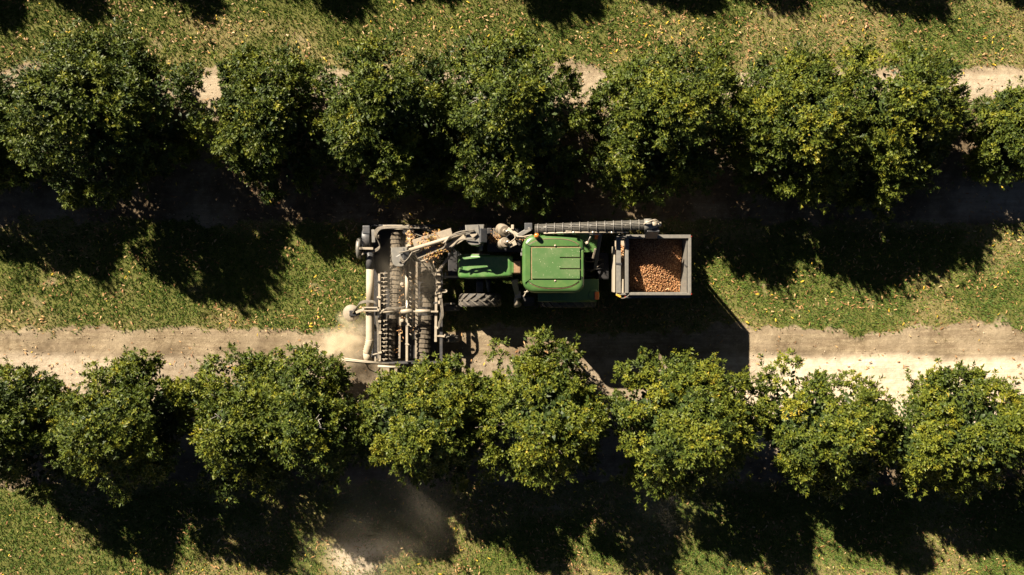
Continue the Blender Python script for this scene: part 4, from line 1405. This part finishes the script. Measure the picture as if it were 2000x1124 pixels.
# a small screen of pins by the first drum
pn = MB()
for k in range(9):
    for j in range(4):
        p = W(964 + j * 3.2, 447 + k * 1.9, 2.2)
        pn.tube([p, p + Vector((0, 0, 0.1))], 0.011, 5)
pn.build('pin_screen', M['steel'], ck)
caught(130, [W(958, 462, 1.9), W(966, 468, 1.95), W(978, 464, 1.95)], 0.085, 0.04, 'caught_leaves', 'orange dry leaves packed beside the two drum motors')
caught(40, [W(1010, 465, 2.42), W(1030, 464, 2.42)], 0.03, 0.01, 'caught_leaves', 'dry leaves along the bracket in front of the cab roof')

# ------------------------------------------------------------------ auger tube
au = thing('auger_conveyor', 'long slotted grey auger tube beside the cab, delivering into the trailer bin', 'auger', (1.5, 1.75, 0))
B0, B1 = W(1045, 448, 2.75), W(1258, 439.5, 3.12)
core = MB().tube([B0, B1], 0.098, 14).build('auger_core', M['black'], au)
dB = (B1 - B0).normalized()
sB = dB.cross(Vector((0, 0, 1))).normalized()
uB = sB.cross(dB)
for k in range(18):
    a = 2 * math.pi * k / 18
    o = (sB * math.cos(a) + uB * math.sin(a)) * 0.126
    mb = MB().bar(B0 + o, B1 + o, 0.023, 0.016, up=(sB * math.cos(a) + uB * math.sin(a)))
    mb.build('slat', M['auger'], au)
for k in range(13):
    t = (k + 0.4) / 13
    c = B0.lerp(B1, t)
    ring = [c + (sB * math.cos(2 * math.pi * j / 20) + uB * math.sin(2 * math.pi * j / 20)) * 0.143 for j in range(21)]
    MB().tube(ring, 0.014, 6, cap=False).build('ring', M['grey'], au)
# cross webs between slats, as short dashes
wb = MB()
rq = random.Random(3)
for k in range(90):
    a = 2 * math.pi * (rq.randrange(18) + 0.5) / 18
    c = B0.lerp(B1, rq.random())
    o = (sB * math.cos(a) + uB * math.sin(a)) * 0.120
    wb.bar(c + o, c + o + dB * rq.uniform(0.04, 0.12), 0.02, 0.014, up=(sB * math.cos(a) + uB * math.sin(a)))
wb.build('slot_web', M['auger'], au)
# discharge end
e0 = B1
MB().tube([e0, e0 + dB * 0.20], 0.165, 20).build('end_collar', M['galv'], au)
MB().tube([e0 + dB * 0.19, e0 + dB * 0.36], [0.14, 0.085], 16).build('end_cone', M['steel'], au)
MB().tube([e0 + dB * 0.34, e0 + dB * 0.46], 0.06, 12).build('end_motor', M['steel_light'], au)
ch = MB().bar(e0 + dB * 0.24 + Vector((0, -0.08, 0)), e0 + dB * 0.24 + Vector((0, -0.26, -0.38)), 0.34, 0.26)
ch.build('discharge_chute', M['slate'], au, bevel=0.02)
for k in range(2):
    MB().tube(curve_pts([e0 + dB * -0.02 + uB * 0.17, e0 + dB * 0.12 + uB * (0.24 + .03 * k) + Vector((0, .06, 0)), e0 + dB * 0.30 + uB * 0.2 + Vector((0, .05 * k + .06, 0)), e0 + dB * 0.44 + uB * 0.06], 6), 0.016, 6).build('hydraulic_hose', M['steel_light'], au)
# pipe along the near side
MB().tube([W(1062, 456, 2.85), W(1120, 454.5, 2.95), W(1228, 454, 3.05)], 0.022, 8).build('feed_pipe', M['steel_light'], au)
MB().tube(curve_pts([W(1105, 452, 2.95), W(1130, 453, 2.95), W(1158, 458, 2.95), W(1172, 457.5, 2.9)], 5), 0.018, 6).build('feed_pipe', M['steel_light'], au)
for px in (1120, 1158, 1195, 1215):
    MB().lathe([(0.03, -0.03), (0.03, 0.03)], W(px, 454.3, 3.02), 'X', 10).build('pipe_clip', M['bolt'], au)
MB().bar(W(1173, 456, 2.75), W(1162, 524, 1.9), 0.10, 0.07).build('auger_strut', M['dark'], au, bevel=0.01)
MB().bar(W(1163, 486, 2.1), W(1158, 505, 1.9), 0.06, 0.05).build('strut_plate', M['steel'], au, bevel=0.01)
MB().bar((2.2, 1.62, 0.9), (2.2, 1.7, 2.85), 0.09, 0.09).build('auger_post', M['dark'], au, bevel=0.01)
MB().tube([W(1148, 474, 2.2), W(1153, 463, 2.4)], 0.02, 7).build('marker_rod', M['bolt'], au)
MB().lathe([(0.05, 2.14), (0.055, 2.2), (0.02, 2.24)], (W(1147, 475, 2.2).x, W(1147, 475, 2.2).y, 0), n=12).build('marker_knob', M['steel_light'], au)

# ------------------------------------------------------------------ trailer bin
tr = thing('trailer_bin', 'square grey trailer bin full of harvested nuts, towed behind the tractor', 'trailer', (4.1, 0.62, 0))
ZR = 2.58
bxa, bxb, bya, byb = 3.30, 4.915, -0.135, 1.385
ZB = 1.25
slit0, slit1 = 0.55, 0.63


def wall_(x0, x1, y0, y1, z0, z1, name='bin_wall', m='galv'):
    return MB().box(((x0 + x1) / 2, (y0 + y1) / 2, (z0 + z1) / 2), (x1 - x0, y1 - y0, z1 - z0)).build(name, M[m], tr, bevel=0.004, segs=1)


wall_(bxa, bxb + 0.03, byb, byb + 0.03, ZB, ZR - 0.02)
wall_(bxa, bxb + 0.03, bya - 0.03, bya, ZB, ZR - 0.02)
# tail wall leans inward
MB().add([(bxb, bya, ZR - .02), (bxb, byb, ZR - .02), (bxb - 0.05, byb, ZB), (bxb - 0.05, bya, ZB), (bxb + .03, bya, ZR - .02), (bxb + .03, byb, ZR - .02), (bxb - 0.02, byb, ZB), (bxb - 0.02, bya, ZB)],
         [(0, 1, 2, 3), (4, 7, 6, 5), (0, 4, 5, 1), (3, 2, 6, 7), (1, 5, 6, 2), (0, 3, 7, 4)]).build('tail_wall', M['galv'], tr)
wall_(bxa - 0.03, bxa, bya, slit0, ZB, ZR - 0.02, 'head_wall')
wall_(bxa - 0.03, bxa, slit1, byb, ZB, ZR - 0.02, 'head_wall')
MB().box(((bxa + bxb) / 2, (bya + byb) / 2, ZB - 0.03), (bxb - bxa + .06, byb - bya + .06, 0.06)).build('bin_floor', M['dark'], tr)
# rim rails
MB().bar((bxa - 0.08, byb + 0.05, ZR), (bxb + 0.11, byb + 0.05, ZR), 0.10, 0.09).build('rim_rail', M['galv'], tr, bevel=0.008)
MB().bar((bxa - 0.0, bya - 0.045, ZR), (bxb + 0.11, bya - 0.045, ZR), 0.07, 0.09).build('rim_rail', M['galv'], tr, bevel=0.008)
MB().bar((bxb + 0.085, bya - 0.02, ZR), (bxb + 0.085, byb + 0.02, ZR), 0.075, 0.09).build('rim_rail', M['galv'], tr, bevel=0.008)
MB().bar((bxb + 0.03, bya + 0.0, ZR - .05), (bxb + 0.03, byb + 0.0, ZR - .05), 0.04, 0.06).build('rim_lip', M['grey'], tr)
MB().bar((bxa - 0.075, bya - 0.02, ZR + 0.01), (bxa - 0.075, byb + 0.0, ZR + 0.01), 0.095, 0.09).build('rim_rail', M['galv'], tr, bevel=0.008)
MB().bar((bxa - 0.30, bya - 0.02, ZR - 0.02), (bxa - 0.30, byb + 0.02, ZR - 0.02), 0.125, 0.09).build('rim_rail', M['galv'], tr, bevel=0.008)
MB().bar((bxa - 0.37, byb + 0.03, ZR - 0.03), (bxa - 0.1, byb + 0.03, ZR - 0.03), 0.05, 0.05).build('rim_tie', M['galv'], tr, bevel=0.006)
MB().bar((bxa - 0.37, bya - 0.05, ZR - 0.03), (bxa - 0.02, bya - 0.04, ZR - 0.03), 0.06, 0.05).build('rim_tie', M['galv'], tr, bevel=0.006)
# lower side rail and tarp roll
MB().bar((bxa - 0.1, bya - 0.12, ZR - 0.12), (bxb + 0.12, bya - 0.12, ZR - 0.12), 0.08, 0.10).build('side_rail', M['slate'], tr, bevel=0.01)
MB().bar((bxa + 0.7, bya - 0.085, ZR - 0.02), (bxb + 0.08, bya - 0.085, ZR - 0.02), 0.02, 0.04).build('side_lip', M['grey'], tr)
MB().bar((bxa - 0.1, bya - 0.16, ZR - 0.35), (bxb + 0.1, bya - 0.10, ZR - 0.35), 0.05, 0.3).build('side_skirt', M['slate'], tr, bevel=0.01)
MB().box((3.02, 0.62, 1.45), (0.04, 1.5, 1.15)).build('light_block_panel', M['slate'], tr, bevel=0.008)  # unseen panel added to stop sunlight passing under the bin
# headboard ledge with debris
MB().box((bxa - 0.2, 0.62, 2.0), (0.26, 1.46, 0.05)).build('head_ledge', M['steel'], tr)
MB().bar((bxa - 0.40, 0.62 - 0.75, ZR - 0.35), (bxa - 0.40, 0.62 + 0.55, ZR - 0.30), 0.05, 0.42).build('head_plate', M['steel_light'], tr, bevel=0.01)
MB().box((bxa - 0.2, 0.03, 2.12), (0.2, 0.42, 0.18)).build('head_box', M['steel_light'], tr, bevel=0.02)
MB().bar((bxa - 0.40, 0.68, ZR + 0.03), (bxa - 0.22, 0.66, ZR + 0.03), 0.05, 0.03).build('head_clip', M['dark'], tr)
for yy in (bya - 0.03, byb + 0.05):
    for xx in (bxa - 0.07, bxb + 0.085):
        MB().bar((xx, yy, ZR - 0.05), (xx, yy, 0.9), 0.08, 0.08).build('corner_post', M['slate'], tr, bevel=0.01)
for yy, xx, mm in ((byb + 0.05, bxb + 0.13, 'red'), (bya - 0.05, bxb + 0.13, 'red'), (byb + 0.08, bxa - 0.05, 'red'), (bya - 0.12, bxa - 0.12, 'red')):
    MB().box((xx, yy, ZR + 0.03), (0.022, 0.028, 0.03)).build('reflector', M[mm], tr, bevel=0.006)
MB().bar((bxa - 0.37, bya - 0.06, ZR + 0.02), (bxa - 0.24, bya - 0.13, ZR + 0.02), 0.055, 0.04).build('lifting_hook', M['yellow'], tr, bevel=0.008)
MB().tube(curve_pts([(bxa - 0.36, byb - 0.05, ZR), (bxa - 0.37, byb + 0.05, ZR + 0.04), (bxa - 0.28, byb + 0.10, ZR + 0.05), (bxa - 0.1, byb + 0.06, ZR + 0.05)], 5), 0.014, 6).build('hose', M['hose'], tr)
MB().tube(curve_pts([(bxa - 0.30, bya - 0.10, ZR), (bxa - 0.2, bya - 0.17, ZR + 0.02), (bxa - 0.08, bya - 0.13, ZR + 0.03), (bxa, bya - 0.06, ZR + 0.05)], 5), 0.014, 6).build('hose', M['hose'], tr)
MB().bar((bxb - 0.0, 0.60, ZR + 0.0), (bxb + 0.02, 0.66, ZR - 0.3), 0.05, 0.05).build('tail_latch', M['dark'], tr, bevel=0.01)
# chassis
for yy in (0.15, 1.1):
    MB().bar((3.0, yy, 0.95), (5.0, yy, 0.95), 0.10, 0.16).build('chassis_rail', M['slate'], tr, bevel=0.01)
MB().bar((2.75, 0.62, 0.55), (3.2, 0.62, 0.85), 0.12, 0.12).build('tow_bar', M['dark'], tr, bevel=0.01)
MB().tube([(4.2, -0.3, 0.5), (4.2, 1.55, 0.5)], 0.05, 10).build('axle', M['dark'], tr)
for yy in (0.15, 1.1):
    MB().bar((4.2, yy, 0.5), (4.2, yy, 0.92), 0.12, 0.10).build('axle_bracket', M['dark'], tr)
for yy in (-0.16, 1.40):
    w = MB().lathe([(0.24, -0.13), (0.40, -0.145), (0.475, -0.11), (0.49, -0.03), (0.48, 0), (0.49, 0.03), (0.475, 0.07), (0.40, 0.145), (0.24, 0.13)], (4.2, yy, 0.47), 'Y', 30).build('wheel', M['tyre'], tr)
    MB().lathe([(0.24, -0.12), (0.22, -0.05), (0.06, -0.03), (0.05, 0.06), (0.22, 0.08), (0.24, 0.12)], (4.2, yy, 0.47), 'Y', 20).build('rim', M['grey'], w)

# nuts
def heap_z(x, y):
    q = np.sqrt((x - 3.95) ** 2 + (y - 1.25) ** 2 + 0.02)
    return np.maximum(2.50 - 0.40 * q, 1.80) + 0.06 * (vnoise(x * 3, y * 3, 81, 3) - 0.5)


IC = bmesh.new()
bmesh.ops.create_icosphere(IC, subdivisions=1, radius=1.0)
icv = np.array([v.co[:] for v in IC.verts])
ict = np.array([[v.index for v in f.verts] for f in IC.faces])
IC.free()
hx = np.linspace(bxa + .003, bxb - .03, 30)
hy = np.linspace(bya + .003, byb - .003, 30)
HX, HY = np.meshgrid(hx, hy)
hvx = np.stack([HX.ravel(), HY.ravel(), heap_z(HX.ravel(), HY.ravel()) - 0.03], 1)
ii = (np.arange(29)[:, None] * 30 + np.arange(29)[None, :]).ravel()
htri = np.concatenate([np.stack([ii, ii + 1, ii + 31], 1), np.stack([ii, ii + 31, ii + 30], 1)])
n = 6200
x = rng.uniform(bxa + .02, bxb - .035, n)
y = rng.uniform(bya + .02, byb - .02, n)
# relax onto a jittered lattice so nuts sit side by side
gxn = np.arange(bxa + .02, bxb - .03, 0.030)
gyn = np.arange(bya + .02, byb - .01, 0.030)
LX, LY = np.meshgrid(gxn, gyn)
LX = LX + (np.arange(len(gyn))[:, None] % 2) * 0.015
lx = LX.ravel() + rng.normal(0, 0.006, LX.size)
ly = LY.ravel() + rng.normal(0, 0.006, LX.size)
ex = rng.choice(n, 1500, replace=False)
px_ = np.concatenate([lx, x[ex]])
py_ = np.concatenate([ly, y[ex]])
pz_ = heap_z(px_, py_) + np.concatenate([rng.normal(0, 0.008, len(lx)), rng.uniform(0.01, 0.03, 1500)])
px_ = np.clip(px_, bxa + 0.022, bxb - 0.05)
py_ = np.clip(py_, bya + 0.022, byb - 0.022)
rn = rng.uniform(0.0135, 0.0185, len(px_))
nv_ = np.stack([px_, py_, pz_], 1)[:, None] + icv[None] * rn[:, None, None]
nt_ = (np.arange(len(px_))[:, None, None] * len(icv) + ict[None]).reshape(-1, 3)
allv = np.concatenate([hvx, nv_.reshape(-1, 3)])
allt = np.concatenate([htri, nt_ + len(hvx)])
tint = np.concatenate([np.full(len(hvx), 0.05), np.repeat(np.clip(rng.normal(0.62, 0.2, len(px_)), 0, 1), len(icv))])
stuff('nuts', np_mesh('nuts', allv, allt, M['nut'], tint, smooth=True), 'brown nuts in their shells filling the trailer bin')
caught(26, [(3.5, 0.05, 2.02), (4.2, 0.0, 2.02), (4.7, 0.05, 1.94)], 0.06, 0.01, 'caught_leaves', 'few leaves lying on the nuts near the bin side')
# nuts and debris on the headboard ledge
m_ = 150
q = np.stack([rng.uniform(bxa - .30, bxa - .09, m_), rng.uniform(0.75, 1.25, m_), np.full(m_, 2.045) + rng.uniform(0, 0.05, m_)], 1)
qv = q[:, None] + icv[None] * rng.uniform(0.015, 0.02, m_)[:, None, None]
stuff('spilled_nuts', np_mesh('spilled_nuts', qv.reshape(-1, 3), (np.arange(m_)[:, None, None] * len(icv) + ict[None]).reshape(-1, 3), M['nut'], np.repeat(rng.uniform(.5, 1, m_), len(icv)), True), 'spilled nuts on the ledge between the two front rails of the bin')


# ------------------------------------------------------------------ dust in the air
def dust(name, c, size, dens, label, seed, nscale=1.3, thr=0.42):
    bm = bmesh.new()
    bmesh.ops.create_icosphere(bm, subdivisions=3, radius=1.0)
    me = bpy.data.meshes.new(name)
    bm.to_mesh(me)
    bm.free()
    m = bpy.data.materials.new(name)
    m.use_nodes = True
    t = m.node_tree
    t.nodes.remove(t.nodes['Principled BSDF'])
    pv = nn(t, 'ShaderNodeVolumePrincipled')
    pv.inputs['Color'].default_value = (0.95, 0.86, 0.68, 1)
    pv.inputs['Anisotropy'].default_value = 0.1
    tc = nn(t, 'ShaderNodeTexCoord')
    ln = nn(t, 'ShaderNodeVectorMath')
    ln.operation = 'LENGTH'
    t.links.new(tc.outputs['Object'], ln.inputs[0])
    fall = ramp(t, ln.outputs['Value'], [(0.25, (1, 1, 1)), (0.95, (0, 0, 0))])
    mp = nn(t, 'ShaderNodeMapping')
    mp.inputs['Location'].default_value = (seed * 3.1, seed * 1.7, 0)
    mp.inputs['Scale'].default_value = (size[0], size[1], size[2])
    t.links.new(tc.outputs['Object'], mp.inputs[0])
    ns = noise(t, nscale, 4, 0.6, mp.outputs[0], 0.6)
    nr_ = ramp(t, ns, [(thr, (0, 0, 0)), (thr + 0.28, (1, 1, 1))])
    d = math_(t, 'MULTIPLY', math_(t, 'MULTIPLY', fall, nr_), dens)
    t.links.new(d, pv.inputs['Density'])
    t.links.new(pv.outputs[0], t.nodes['Material Output'].inputs['Volume'])
    me.materials.append(m)
    o = bpy.data.objects.new(name, me)
    o.location = c
    o.scale = size
    o['kind'] = 'stuff'
    o['label'] = label
    return link(o)


dust('dust', W(690, 640, 0.40), (0.75, 0.75, 0.45), 4.5, 'pale dust kicked up right below the sweeper disc', 1, 2.2, 0.38)
dust('dust', W(650, 688, 0.45), (1.3, 0.85, 0.5), 5.0, 'pale dust trail thinning out towards the lower trees left of the harvesting head', 5, 1.7, 0.40)
dust('dust', W(690, 1090, 0.45), (2.1, 1.6, 0.5), 0.32, 'sunlit dust drifting over the bottom alley', 2, 0.8, 0.34)
dust('dust', W(765, 985, 0.9), (3.0, 2.3, 1.0), 0.13, 'thin dust haze in the tree shade above the bottom alley', 6, 0.6, 0.30)
dust('dust', W(800, 545, 1.2), (1.3, 1.6, 0.9), 0.30, 'thin dust hanging over the harvesting head', 3, 1.2, 0.36)
dust('dust', W(1300, 985, 0.6), (2.2, 1.0, 0.6), 0.22, 'thin dust in the tree shade below the trailer', 4, 0.8, 0.40)
